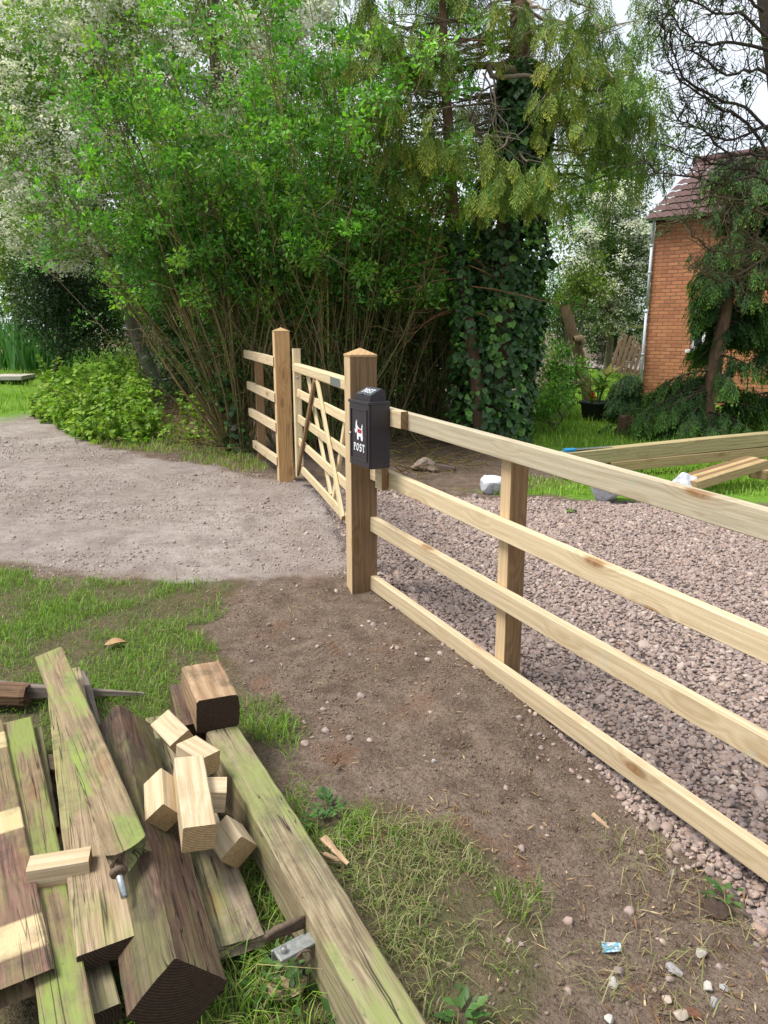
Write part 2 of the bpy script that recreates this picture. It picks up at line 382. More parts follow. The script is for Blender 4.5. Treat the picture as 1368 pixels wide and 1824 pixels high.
def ground_material():
    n = NT('earth'); geo = n.n('ShaderNodeNewGeometry').outputs['Position']; z = n.sep(n.attr('zone')); A = n.attr('zone', 'Alpha')
    big, mid, fin = n.noise(geo, 1.3, 5, .6), n.noise(geo, 9, 5, .65), n.noise(geo, 70, 4, .7)
    grit = n.voro(geo, 95); gritc = n.mix(n.sep(n.voro(geo, 95, out='Color'))[0], (.14, .11, .10), (.52, .46, .42)); gsel = n.noise(geo, 21, 3, .7)
    edge = n.math('ADD', n.math('MULTIPLY', n.math('SUBTRACT', mid, .5), .9), n.math('MULTIPLY', n.math('SUBTRACT', fin, .5), .8))
    def m(s, w=.16): return n.mapr(n.math('ADD', s, edge), .5 - w, .5 + w)
    # bare soil
    soilc = n.mix(n.mapr(big, .3, .7), (.108, .076, .055), (.165, .122, .093))
    soilc = n.mix(n.mapr(mid, .36, .64, 0, .8), soilc, (.235, .178, .135)); soilc = n.mix(n.mapr(n.noise(geo, 4.2, 5, .7), .55, .66, 0, .6), soilc, (.066, .044, .031))
    soilc = n.mix(n.mapr(fin, .45, .75, 0, .75), soilc, (.040, .024, .015))
    soilc = n.mix(n.math('MULTIPLY', n.mapr(grit, .16, .06), n.mapr(gsel, .5, .62)), soilc, n.mix(.5, gritc, (.36, .31, .27)))
    rf = n.noise(n.mapping(geo, (1, 1, 1)), 2.6, 3, .6)
    soilc = n.mix(n.mapr(rf, .58, .68, 0, .5), soilc, (.155, .075, .042))
    # tread prints pressed in the soil, in patches
    tr = n.wave(n.mapping(geo, (1, 1, 1), rot=(0, 0, R(25))), 9.0, 2.5, 2, 'X'); tr2 = n.wave(n.mapping(geo, (1, 1, 1), rot=(0, 0, R(-50))), 10.0, 2.0, 2, 'Y')
    tp = n.mapr(n.noise(geo, 1.9, 2), .56, .64); tread = n.mix(n.mapr(n.noise(geo, 2.3, 1), .45, .55), tr, tr2)
    tread = n.math('MULTIPLY', tread, n.math('MULTIPLY', tp, n.mapr(n.noise(geo, 6, 2), .45, .6)))
    # pale compacted track of crushed stone
    tc = n.mix(n.mapr(n.noise(n.mapping(geo, (1, .55, 1)), 1.1, 5, .6), .35, .68), (.265, .22, .195), (.42, .37, .34))
    tc = n.mix(n.mapr(mid, .35, .75, 0, .7), tc, (.20, .15, .12))
    tc = n.mix(n.mapr(grit, .3, .04, 0, .8), tc, n.mix(.6, gritc, (.33, .29, .28))); tc = n.mix(n.mapr(n.noise(geo, 3.2, 4, .65), .5, .68, 0, .6), tc, (.17, .135, .125))
    tc = n.mix(n.mapr(fin, .55, .8, 0, .6), tc, (.17, .13, .105))
    # grit below the pebbles, turf below the grass blades
    gc = n.mix(n.voro(geo, 42), n.mix(n.sep(n.voro(geo, 42, out='Color'))[0], (.16, .12, .11), (.36, .29, .26)), (.05, .04, .035))
    vc = n.mix(n.mapr(mid, .35, .65), (.072, .080, .028), (.125, .092, .056)); vc = n.mix(n.mapr(fin, .5, .75, 0, .7), vc, (.05, .035, .02))
    lc = n.mix(n.mapr(mid, .35, .65), (.11, .22, .02), (.16, .29, .035))
    c = n.mix(m(z[2], .22), soilc, tc); c = n.mix(n.math('MULTIPLY', m(z[0], .2), .8), c, vc); c = n.mix(m(A, .2), c, lc); c = n.mix(m(z[1], .08), c, gc)
    nt = n.math('SUBTRACT', 1.0, m(z[2]))
    h = n.math('ADD', n.math('MULTIPLY', mid, 1.3), n.math('MULTIPLY', fin, .5)); h = n.math('ADD', h, n.math('MULTIPLY', n.noise(geo, 28, 4, .7), .8))
    h = n.math('ADD', h, n.math('MULTIPLY', n.math('MULTIPLY', tread, nt), .34)); h = n.math('ADD', h, n.mapr(grit, .3, .0, 0, .22))
    n.pbr(c, .92, n.bump(h, .95, .028), spec=.15); return n.m
EARTH = ground_material()
nx, ny = len(gx), len(gy)
ii, jj = np.meshgrid(np.arange(nx - 1), np.arange(ny - 1)); q = (jj * nx + ii).ravel()
QF = np.stack([q, q + 1, q + nx + 1, q + nx], -1)
def fm(a): return a[QF].mean(1)
cls = np.zeros(len(QF), int)                       # 0 bare ground
cls[fm(zv) > .5] = 1; cls[fm(zl) > .5] = 2; cls[fm(zt) > .5] = 3; cls[fm(zg) > .5] = 4
VV = np.stack([fx, fy, hz], -1); ZC = np.stack([zv, zg, zt, zl], -1).astype(np.float32)
for k, nm in enumerate(['ground', 'verge', 'lawn', 'track', 'driveway']):
    f = QF[cls == k]; u, inv = np.unique(f, return_inverse=True)
    o = np_obj(nm, VV[u], inv.reshape(f.shape), EARTH, None, None, True)
    a = o.data.attributes.new('zone', 'FLOAT_COLOR', 'POINT'); a.data.foreach_set('color', ZC[u].ravel())
    tag(o, kind='structure')

# ---------------------------------------------------------------- pebbles: geometry-node scatter on measured points
def stone_mat(name, pal, rough=.6):
    pal = [tuple(q * 1.0 * w for q, w in zip(p, (.97, .91, .83))) for p in pal]
    n = NT(name); v = n.n('ShaderNodeNewGeometry').outputs['Position']; r = n.rand()
    c = n.ramp(r, [((k + .0) / (len(pal) - 1), p) for k, p in enumerate(pal)])
    f = n.noise(v, 130, 4); c = n.mix(n.mapr(f, .35, .75, 0, .5), c, (.20, .165, .15))
    c = n.mix(n.mapr(n.noise(v, 40, 2), .4, .7, 0, .35), c, (.36, .29, .26))
    n.pbr(c, rough, n.bump(f, .25, .003), spec=.3); return n.m
PEB_PAL = [(.25, .195, .185), (.33, .245, .22), (.19, .15, .15), (.38, .29, .245), (.255, .20, .205), (.43, .345, .30), (.205, .165, .17), (.34, .235, .19), (.29, .235, .235), (.48, .41, .38), (.23, .16, .135), (.31, .255, .25), (.15, .125, .13), (.36, .29, .27), (.27, .20, .175), (.56, .52, .48)]
PEBBLE = stone_mat('river_pebble', PEB_PAL)
def gn_stones(name, pts, scl, rot, mat, sub=2, flat=.62, nv=7, disp=.46, seed=0):
    me = bpy.data.meshes.new(name); me.vertices.add(len(pts)); me.vertices.foreach_set('co', np.ascontiguousarray(pts, np.float32).ravel())
    a = me.attributes.new('ps', 'FLOAT_VECTOR', 'POINT'); a.data.foreach_set('vector', np.ascontiguousarray(scl, np.float32).ravel())
    a = me.attributes.new('pr', 'FLOAT_VECTOR', 'POINT'); a.data.foreach_set('vector', np.ascontiguousarray(rot, np.float32).ravel())
    a = me.attributes.new('pi', 'INT', 'POINT'); a.data.foreach_set('value', rng.integers(0, nv, len(pts)).astype(np.int32))
    o = bpy.data.objects.new(name, me); link(o)
    g = bpy.data.node_groups.new(name, 'GeometryNodeTree')
    g.interface.new_socket('Geometry', in_out='INPUT', socket_type='NodeSocketGeometry'); g.interface.new_socket('Geometry', in_out='OUTPUT', socket_type='NodeSocketGeometry')
    N = g.nodes.new; L = g.links.new
    gi, go = N('NodeGroupInput'), N('NodeGroupOutput')
    g2i = N('GeometryNodeGeometryToInstance')
    for k in range(nv):
        ico = N('GeometryNodeMeshIcoSphere'); ico.inputs['Radius'].default_value = .5; ico.inputs['Subdivisions'].default_value = sub
        sp = N('GeometryNodeSetPosition'); nz = N('ShaderNodeTexNoise'); nz.noise_dimensions = '4D'; nz.inputs['W'].default_value = seed + k * 3.7; nz.inputs['Scale'].default_value = 1.7; nz.inputs['Detail'].default_value = 1.0
        sub_ = N('ShaderNodeVectorMath'); sub_.operation = 'SUBTRACT'; sub_.inputs[1].default_value = (.5, .5, .5)
        mul = N('ShaderNodeVectorMath'); mul.operation = 'MULTIPLY'; mul.inputs[1].default_value = (disp * 2, disp * 2, disp * 1.4)
        L(nz.outputs['Color'], sub_.inputs[0]); L(sub_.outputs[0], mul.inputs[0]); L(mul.outputs[0], sp.inputs['Offset']); L(ico.outputs['Mesh'], sp.inputs['Geometry'])
        sm = N('GeometryNodeSetShadeSmooth'); L(sp.outputs[0], sm.inputs['Geometry'])
        ms = N('GeometryNodeSetMaterial'); ms.inputs['Material'].default_value = mat; L(sm.outputs[0], ms.inputs['Geometry'])
        L(ms.outputs[0], g2i.inputs[0])
    ip = N('GeometryNodeInstanceOnPoints'); ip.inputs['Pick Instance'].default_value = True
    L(gi.outputs[0], ip.inputs['Points']); L(g2i.outputs[0], ip.inputs['Instance'])
    def na(nm, typ):
        x = N('GeometryNodeInputNamedAttribute'); x.data_type = typ; x.inputs['Name'].default_value = nm; return x.outputs['Attribute']
    L(na('pi', 'INT'), ip.inputs['Instance Index']); L(na('ps', 'FLOAT_VECTOR'), ip.inputs['Scale'])
    e2r = N('FunctionNodeEulerToRotation'); L(na('pr', 'FLOAT_VECTOR'), e2r.inputs[0]); L(e2r.outputs[0], ip.inputs['Rotation'])
    L(ip.outputs[0], go.inputs[0])
    md = o.modifiers.new('stones', 'NODES'); md.node_group = g
    me.materials.append(mat)
    return tag(o, kind='stuff')
def poly_pts(poly, dens, g=rng, amp=.1, ylim=(1.0, 11.5)):
    a = np.array(poly); x0, y0 = a.min(0); x1, y1 = a.max(0); y0 = max(y0, ylim[0]); y1 = min(y1, ylim[1]); x0 = max(x0, -6); x1 = min(x1, 6.5)
    n = int((x1 - x0) * (y1 - y0) * dens); x = g.uniform(x0, x1, n); y = g.uniform(y0, y1, n)
    zc = y * CP + CAMH * SP; vis = np.abs(x) < .60 * zc + 1.25
    x, y = x[vis], y[vis]
    k = inpoly(x + (fbm(x, y, 4, 2, 51) - .5) * amp * 2, y + (fbm(x, y, 4, 2, 52) - .5) * amp * 2, poly)
    return x[k], y[k]
x, y = poly_pts(PG_GRAVEL, 4700)
thin = rng.random(len(x)) < np.clip(1.25 - y / 14, .5, 1); x, y = x[thin], y[thin]
far = np.clip((y - 5) / 8, 0, .5)
s = rng.lognormal(math.log(.0168), .36, len(x)) * (1 + far)
S1 = np.stack([s * rng.uniform(.95, 1.45, len(x)), s * rng.uniform(.8, 1.1, len(x)), s * rng.uniform(.5, .8, len(x))], -1)
z = gz(x, y) + rng.uniform(-.003, .008, len(x))
# spilled pebbles past the edge of the bed, and stray ones in the soil
xs, ys = poly_pts(wpoly([(640, 1000), (700, 1090), (800, 1180), (900, 1260), (960, 1330), (1060, 1440), (1180, 1530), (1300, 1600), (1340, 1700), (1368, 1830), (1500, 1900), (1500, 1500), (1100, 1380), (960, 1240), (760, 1090)]), 200, amp=.12)
dx, dy = poly_pts(wpoly([(430, 1030), (640, 1060), (760, 1130), (960, 1260), (1368, 1600), (1400, 1900), (900, 1900), (860, 1480), (560, 1400), (440, 1150)]), 26, amp=.1)
ex, ey = np.concatenate([xs, dx]), np.concatenate([ys, dy]); es = np.clip(rng.lognormal(math.log(.017), .4, len(ex)), .006, .032)
S2 = np.stack([es * rng.uniform(1, 1.4, len(ex)), es, es * rng.uniform(.6, .8, len(ex))], -1); ez = gz(ex, ey) + es * .12
X, Y, Z = np.concatenate([x, ex]), np.concatenate([y, ey]), np.concatenate([z, ez])
ROT = np.stack([rng.normal(0, .45, len(X)), rng.normal(0, .45, len(X)), rng.uniform(0, 6.28, len(X))], -1)
gn_stones('gravel', np.stack([X, Y, Z], -1), np.concatenate([S1, S2]), ROT, PEBBLE)
# crushed stone lying loose on the track
x, y = poly_pts(PG_TRACK, 1500, amp=.3, ylim=(3.5, 11))
k = rng.random(len(x)) < np.clip(fbm(x, y, 1.4, 3, 77) * 2.6 - .75, .06, 1); x, y = x[k], y[k]
s = rng.lognormal(math.log(.0095), .5, len(x)); S1 = np.stack([s * 1.25, s, s * .7], -1)
TRST = stone_mat('track_stone', [(.30, .26, .245), (.40, .355, .335), (.20, .17, .165), (.46, .42, .40), (.26, .215, .20), (.34, .28, .25)])
gn_stones('track_gravel', np.stack([x, y, gz(x, y) + s * .1], -1), S1, rng.uniform(-3, 3, (len(x), 3)), TRST, 1, disp=.45, seed=40)
# crumbs of soil
x, y = poly_pts(wpoly([(380, 1030), (640, 1045), (700, 1090), (960, 1260), (1368, 1600), (1400, 1900), (700, 1900), (860, 1480), (540, 1400), (400, 1150)]), 4200, amp=.1)
x2, y2 = poly_pts(wpoly([(380, 810), (640, 830), (820, 800), (1000, 860), (640, 880), (440, 860)]), 260, amp=.2)
x, y = np.concatenate([x, x2]), np.concatenate([y, y2]); k = rng.random(len(x)) < np.clip(fbm(x, y, 3, 3, 83) * 2.4 - .7, .05, 1); x, y = x[k], y[k]
s = np.clip(rng.lognormal(math.log(.0052), .5, len(x)), .002, .017); S1 = np.stack([s * 1.2, s, s * .75], -1)
CLOD = stone_mat('soil_crumb', [(.09, .058, .038), (.13, .088, .06), (.17, .12, .085), (.075, .048, .032)], .95)
gn_stones('soil_crumbs', np.stack([x, y, gz(x, y) + s * .12], -1), S1, rng.uniform(-3, 3, (len(x), 3)), CLOD, 1, disp=.55, seed=60)

# ---------------------------------------------------------------- grass
GRASS = leafmat('grass_blade', .35, .5, .3)
def blades(name, x, y, h, w, cols, lean=.5, var=.2, parent=None, z=None):
    n = len(x); z = gz(x, y) if z is None else z
    a = rng.uniform(0, 6.28, n); d = np.stack([np.cos(a), np.sin(a), np.zeros(n)], -1); sd = np.stack([-np.sin(a), np.cos(a), np.zeros(n)], -1)
    b = np.stack([x, y, z - .004], -1); L = np.abs(rng.normal(lean, lean * .5, n))[:, None]; h = h[:, None]; w = w[:, None]
    m = b + np.array([0, 0, 1.]) * h * .6 + d * h * L * .35; t = b + np.array([0, 0, 1.]) * h * np.clip(1 - L * .35, .25, 1) + d * h * L
    V = np.stack([b - sd * w * .5, b + sd * w * .5, m + sd * w * .4, m - sd * w * .4, t], 1).reshape(-1, 3)
    i = np.arange(n)[:, None] * 5; F = np.concatenate([i + np.array([[0, 1, 2]]), i + np.array([[0, 2, 3]]), i + np.array([[3, 2, 4]])])
    c = np.repeat(mixcol(n, cols, var), 5, axis=0)
    return np_obj(name, V, F, GRASS, c, parent)
G_GREEN = [(.13, .26, .02), (.19, .335, .036), (.09, .20, .02), (.26, .36, .06)]
G_DRY = [(.30, .27, .12), (.20, .21, .07), (.38, .33, .19), (.13, .17, .045)]
# lush verge by the track and round the timber
px_poly = [([(-300, 1000), (0, 1008), (130, 1035), (260, 1040), (400, 1038), (430, 1052), (390, 1090), (330, 1125), (400, 1170), (430, 1235), (400, 1250), (300, 1330), (-300, 1420)], 2900, .036, G_GREEN + G_DRY[3:], .7),
           ([(420, 1240), (500, 1245), (530, 1290), (505, 1330), (530, 1420), (560, 1470), (620, 1430), (680, 1440), (640, 1480), (600, 1520), (540, 1480), (430, 1300)], 3600, .04, G_GREEN + G_DRY[3:], .7),
           ([(560, 1470), (640, 1440), (720, 1450), (800, 1470), (880, 1520), (900, 1580), (860, 1640), (640, 1700), (590, 1560)], 2600, .034, G_DRY + [(.13, .24, .03)], 1.1),
           ([(880, 1545), (960, 1560), (990, 1620), (930, 1650), (880, 1600)], 1500, .06, G_GREEN + G_DRY, .7),
           ([(640, 1680), (800, 1640), (940, 1700), (960, 1850), (780, 1860)], 2200, .036, G_DRY + [(.13, .24, .03)], 1.1),
           ([(380, 1560), (470, 1500), (500, 1620), (560, 1760), (620, 1850), (380, 1870), (180, 1850), (160, 1640)], 3800, .05, G_GREEN + G_DRY[:2], .7),
           ([(1060, 1420), (1200, 1500), (1290, 1570), (1330, 1700), (1200, 1720), (1050, 1500)], 420, .045, G_DRY, 1.3),
           ([(960, 1640), (1160, 1640), (1300, 1750), (1350, 1850), (960, 1850)], 420, .04, G_DRY, 1.3)]
for k, (pp, dn, hh, cc, ln) in enumerate(px_poly):
    x, y = poly_pts(wpoly(pp), dn * 3.2, amp=.14, ylim=(.9, 5.2)); q = fbm(x, y, 3.2, 4, 90 + k)
    keep = rng.random(len(x)) < np.clip((q - .33) * 4.6, .2, 1); x, y, q = x[keep], y[keep], q[keep]
    o = blades('verge_grass', x, y, hh * rng.lognormal(0, .35, len(x)) * (.55 + q), rng.uniform(.0022, .0042, len(x)), cc, ln); tag(o, kind='stuff')
# garden lawn and lane edges
def far_grass(pp, dn, hh, w, ylim, cols, name='lawn_grass', amp=.4, cut=.30):
    a = np.array(wpoly(pp)); y0, y1 = max(a[:, 1].min(), ylim[0]), min(a[:, 1].max(), ylim[1]); n = int((a[:, 0].max() - a[:, 0].min()) * (y1 - y0) * dn)
    x, y = rng.uniform(a[:, 0].min(), a[:, 0].max(), n), rng.uniform(y0, y1, n)
    k = inpoly(x + (fbm(x, y, 1.5, 2, 61) - .5) * amp, y + (fbm(x, y, 1.5, 2, 62) - .5) * amp * 2, wpoly(pp)) & (np.abs(x) < .6 * (y * CP + .4) + 1.3)
    k &= rng.random(n) < np.clip((fbm(x, y, 1.3, 4, 66) - cut) * 5, .03, 1)
    x, y = x[k], y[k]
    return tag(blades(name, x, y, hh * rng.lognormal(0, .35, len(x)), w * rng.uniform(.7, 1.3, len(x)), cols, .45), kind='stuff')
L_GREEN = [(.19, .35, .03), (.26, .41, .05), (.14, .28, .024), (.33, .43, .08)]
far_grass([(880, 868), (1010, 850), (1040, 800), (1500, 790), (1500, 905), (1250, 898), (1150, 893), (1000, 887), (880, 881)], 1500, .06, .007, (7, 13), L_GREEN)
far_grass([(960, 740), (1000, 690), (1050, 662), (1170, 662), (1500, 670), (1500, 800), (1000, 830), (940, 790)], 420, .09, .013, (10, 32), L_GREEN)
far_grass([(-300, 690), (-40, 660), (60, 625), (230, 620), (250, 665), (140, 700), (70, 705), (0, 690)], 200, .12, .016, (14, 45), L_GREEN)
far_grass([(60, 720), (140, 705), (230, 705), (300, 745), (420, 790), (480, 830), (440, 845), (300, 818), (170, 785)], 900, .07, .008, (8, 18), L_GREEN[:2] + G_DRY[:2], 'verge_grass', .5, .30)
# ================================================================ TIMBER SHAPES
def frame(o, xd, up=(0, 0, 1), roll=0.0):
    x = Vector(xd).normalized(); y = Vector(up).cross(x).normalized(); z = x.cross(y)
    if roll:
        q = Quaternion(x, roll); y = q @ y; z = q @ z
    M = Matrix((x, y, z)).transposed().to_4x4(); M.translation = Vector(o); return M
def beam_mb(L, w, t, seg=10, bev=.003, wob=.0012, jag0=0.0, jag1=0.0, cut0=0.0, cut1=0.0, anchor='centre', res=3, taper1=1.0, seed=0, wane=0.0):
    """sawn timber along +x with slightly uneven arrises; jag = splintered end, cut = mitre, wane = rough rounded arrises"""
    g = np.random.default_rng(seed + 101)
    b = bev; hw, ht = w / 2, t / 2; sec = []
    def edge(p, q):
        for k in range(res): u = k / res; sec.append((p[0] + (q[0] - p[0]) * u, p[1] + (q[1] - p[1]) * u))
    cr = [(-hw + b, -ht), (hw - b, -ht), (hw, -ht + b), (hw, ht - b), (hw - b, ht), (-hw + b, ht), (-hw, ht - b), (-hw, -ht + b)]
    for k in range(8):
        if k % 2 == 0: edge(cr[k], cr[(k + 1) % 8])
        else: sec.append(cr[k])
    sec = np.array(sec); n = len(sec); oy, oz = (0, 0) if anchor == 'centre' else ((0, -ht) if anchor == 'top' else (-hw, -ht))
    xs = np.linspace(0, L, seg + 1); V = []
    ph = g.random(4) * 9
    for k, x in enumerate(xs):
        u = x / L; s = 1 + (taper1 - 1) * u
        s2 = sec * s
        r = np.linalg.norm(sec / np.array([hw, ht]), axis=1, keepdims=True)
        wn = wane * .5 * (vnoise(np.full(n, x * 22 + ph[0]), np.arange(n) * .6, seed)[:, None] - .25) * (r > 1.15) if wane else 0
        s2 = s2 * (1 - wn) + g.normal(0, wob, 2) * .22 + np.array([math.sin(x * 2.1 + ph[1]), math.sin(x * 1.7 + ph[2])]) * wob * 1.6
        ends = np.full(n, x)
        if k == 0: ends = ends + (sec[:, 1] / t) * cut0 * 2 + (g.random(n) * jag0 if jag0 else 0) + (jag0 * 1.2 * vnoise(np.arange(n) * .45, np.zeros(n), seed + 3) if jag0 else 0)
        if k == seg: ends = ends - (sec[:, 1] / t) * cut1 * 2 - (g.random(n) * jag1 if jag1 else 0) - (jag1 * 1.2 * vnoise(np.arange(n) * .45, np.zeros(n), seed + 4) if jag1 else 0)
        V += [(ends[i], s2[i, 0] + oy, s2[i, 1] + oz) for i in range(n)]
    F = [tuple(k * n + q for q in (i, (i + 1) % n)) + tuple((k + 1) * n + q for q in ((i + 1) % n, i)) for k in range(seg) for i in range(n)]
    m = MB(); m.add(V, [f[::-1] for f in F])
    # end faces, as fans round a (possibly sunken) centre
    for k, jag in ((0, jag0), (seg, jag1)):
        ring = [k * n + i for i in range(n)]; c = np.mean([V[i] for i in ring], 0); c[0] += (jag * 1.3 if k == 0 else -jag * 1.3)
        m.v.append(tuple(c)); ci = len(m.v) - 1
        for i in range(n):
            f = (ring[i], ring[(i + 1) % n], ci); m.f.append(f if k == 0 else f[::-1]); m.m.append(1 if jag == 0 else 0); m.sm.append(False)
    return m
def endgrain(name, a, b):
    n = NT(name); v = n.coord(); r = n.rand()
    sh = n.n('ShaderNodeCombineXYZ'); n.set(sh.inputs[1], n.mapr(r, 0, 1, -.09, .03)); n.set(sh.inputs[2], n.mapr(n.math('FRACT', n.math('MULTIPLY', r, 7.3)), 0, 1, -.08, .02))
    d = n.mapping(n.vadd(v, sh.outputs[0]), (0, 1, 1))
    x = n.n('ShaderNodeTexWave', wave_type='RINGS', rings_direction='X'); n.set(x.inputs[0], d); x.inputs['Scale'].default_value = 42; x.inputs['Distortion'].default_value = 1.2; x.inputs['Detail'].default_value = 2
    c = n.mix(n.mapr(x.outputs['Fac'], .2, .9, 0, .8), a, b); f = n.noise(v, 90, 4); c = n.mix(n.mapr(f, .4, .8, 0, .5), c, tuple(q * .5 for q in b))
    n.pbr(c, .85, n.bump(f, .5, .002), spec=.15); return n.m
W_RAIL = wood('sawn_rail', (.60, .485, .315), (.48, .37, .22), .9, .45, stain=.3, streak=.14)
W_RAIL_GREY = wood('weathered_sawn_rail', (.50, .44, .315), (.40, .335, .22), .9, .5, stain=.35, streak=.2)
W_GATE = wood('planed_gate_timber', (.63, .515, .315), (.54, .42, .24), .4, .1, streak=.10)
W_POST = wood('brown_gate_post', (.215, .135, .070), (.155, .092, .045), .25, .15, rough=.8)
W_POST2 = wood('orange_gate_post', (.50, .31, .14), (.40, .23, .092), .6, .1, crack=.9, rough=.7)
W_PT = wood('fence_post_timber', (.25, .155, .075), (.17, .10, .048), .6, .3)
W_SLEEPER = wood('new_sleeper', (.46, .335, .175), (.36, .245, .115), .6, .35, stain=.2)
E_NEW = endgrain('new_end_grain', (.42, .30, .16), (.26, .165, .075)); E_OLD = endgrain('old_end_grain', (.060, .040, .026), (.022, .014, .010))
ZINC = plain('galvanised_steel', (.36, .38, .39), .4, .85, .2, 60); NAIL = plain('nail_head', (.10, .08, .06), .6, .5)
BLACK = plain('black_powder_coat', (.020, .017, .022), .33, 0, .25, 220, .06, .5); WHITE = plain('white_enamel', (.78, .79, .82), .4, 0, .04); REDP = plain('red_enamel', (.32, .03, .035), .45, 0, .1)
def zpy(y, py): return CAMH + y * (ray(CX, py)[2] / ray(CX, py)[1])
def along(px, O, d, z):
    """distance along the plan line O + s*d whose point at height z is seen at photo column px"""
    k = (px - CX) / FPX
    return (k * (O[1] * CP + (CAMH - z) * SP) - O[0]) / (d[0] - k * d[1] * CP)
V2 = lambda a, b: Vector((a, b, 0))
# ================================================================ GATE POSTS
FA = V2(-.035, 4.315); FB = V2(1.173, 2.054); FU = (FB - FA).normalized(); FLEN = (FB - FA).length; FN = V2(FU.y, -FU.x)
if FN.x > 0: FN = -FN
GD = V2(-.785, 2.85).normalized()                    # along the closed gate, away from the camera
GN = V2(-GD.y, GD.x)                                 # towards the track
W_LIT = wood('lit_side_wood', (.60, .45, .27), (.50, .35, .19), .3, .2, streak=.12)  # paler tone for the post sides, daylight put into the colour
def paint_lit_side(o, nrm_, mat):
    """paints daylight onto one side of the timber as a paler wood"""
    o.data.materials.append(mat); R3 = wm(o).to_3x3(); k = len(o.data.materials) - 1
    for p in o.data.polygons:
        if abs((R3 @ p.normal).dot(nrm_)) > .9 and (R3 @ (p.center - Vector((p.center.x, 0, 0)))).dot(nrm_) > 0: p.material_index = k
def gate_post(px, D, w, eave, apex, mat, label, seed):
    b = PD(px, 900, D); c = V2(b.x, D) + GD * w / 2; base = g1(c.x, c.y)
    root = thing('gate_post', label, 'gate post', (c.x, c.y, base), 0)
    Z0 = -.25; H = eave - Z0
    m = beam_mb(H, w, w, 14, .004, .0006, seed=seed); o = m.build('post_shaft', [mat, E_NEW], root, frame((c.x, c.y, Z0), (0, 0, 1), (GD.x, GD.y, 0)))
    paint_lit_side(o, GN, W_LIT)
    cap = MB(); h = w / 2 + .0015; e = .012
    cap.add([(-h, -h, 0), (h, -h, 0), (h, h, 0), (-h, h, 0), (-h, -h, e), (h, -h, e), (h, h, e), (-h, h, e), (0, 0, apex - eave)],
            [(0, 3, 2, 1), (0, 1, 5, 4), (1, 2, 6, 5), (2, 3, 7, 6), (3, 0, 4, 7), (4, 5, 8), (5, 6, 8), (6, 7, 8), (7, 4, 8)])
    cap.build('post_cap', W_CAP, root, frame((c.x, c.y, eave + .001), (GD.x, GD.y, 0)))
    return root, c
W_CAP = wood('post_cap_timber', (.50, .33, .165), (.40, .25, .115), .2, .1, streak=.15)
NP, NPC = gate_post(649, 4.40, .162, 1.434, 1.484, W_POST, 'brown square gate post with pointed cap and black post box on it', 1)
FP, FPC = gate_post(512, 7.66, .155, 1.556, 1.602, W_POST2, 'taller orange brown gate post with long drying crack at hinge side of gate', 2)
# ================================================================ POST AND RAIL FENCE (right)
fence = thing('post_and_rail_fence', 'pale four rail timber fence running from post box gate post beside gravel', 'fence', (FA.x, FA.y, 0))
rz = [1.163, .792, .463, .084]; drop = -.093 / FLEN
def rail(parent, A, B, h, th, mat, seed, name='rail', nails=True):
    """front face from A to B (top arris); thickness away from the viewer's side"""
    A, B = Vector(A), Vector(B); d = (B - A); L = d.length
    side = Vector((-d.y, d.x, 0)).normalized()
    if side.dot(Vector((0, 0, 0)) - A) > 0: side = -side
    M = frame(A + side * th / 2 + Vector((0, 0, -h / 2)), d)
    m = beam_mb(L, th, h, 26, .003, .0009, seed=seed)
    return m.build(name, [mat, E_NEW], parent, M)
FEND = 1.10 * FLEN
def fpt(s, z, off=0.0):
    p = FA + FU * s + FN * off; return Vector((p.x, p.y, z + drop * s))
s1_ = along(879, FA - FN * .0455, FU, .6) + .039
for k in range(4):
    px0 = (651, 655, 651, 652.5)[k]; s0 = along(px0, FA, FU, rz[k] - .04); s0 = max(s0, -.14)
    r_ = rail(fence, fpt(s0, rz[k]), fpt(FEND, rz[k]), .092, .045, W_RAIL_GREY if k == 0 else W_RAIL, 10 + k)
    for s in (s0 + .02, s1_ - .012, s1_ + .012):                            # the two nails at the end of each rail
        for dz in (.028, .062):
            nl = MB(); c = fpt(s, rz[k] - dz, .0005); nl.lathe([(0, .001), (.0035, .001), (.0035, 0)], 8, frame(c, (FU.x, FU.y, 0)) @ Matrix.Rotation(-math.pi / 2, 4, 'X'))
            nl.build('nail', NAIL, r_)
s1 = along(879, FA - FN * .0455, FU, .6) + .039
for k, s in enumerate((s1, s1 * 2.32)):
    c = fpt(s, 0, -.045 - .0505); m = beam_mb(1.385 - .06 * k, .078, .10, 12, .003, .0012, seed=30 + k)
    po_ = m.build('post', [W_PT, E_NEW], fence, frame((c.x + FU.x * .039, c.y + FU.y * .039, -.3), (0, 0, 1), (FN.x, FN.y, 0))); paint_lit_side(po_, FN, W_LIT)
# short fence panel on the far side of the gate
pan = thing('fence_panel', 'short four rail fence length left of the tall orange gate post', 'fence', (-1.3, 8.4, 0))
zr = [1.31, .944, .638, .278]; zl_ = [1.337, .96, .633, .233]
E0 = FPC - GN * -.07 - GD * .02; E1 = PD(440, 700, 9.2)
for k in range(4):
    rail(pan, (E0.x - .02, E0.y, zr[k]), (PD((437, 440, 441, 446)[k], 700, 9.2).x, 9.2, zl_[k]), .095, .045, W_RAIL, 40 + k)
pc = PD(463.5, 800, 9.06); m = beam_mb(1.5, .1, .075, 8, seed=44); m.build('post', [W_PT, E_NEW], pan, frame((pc.x + .02, 9.06, -.25), (0, 0, 1), (.25, -1, 0)))
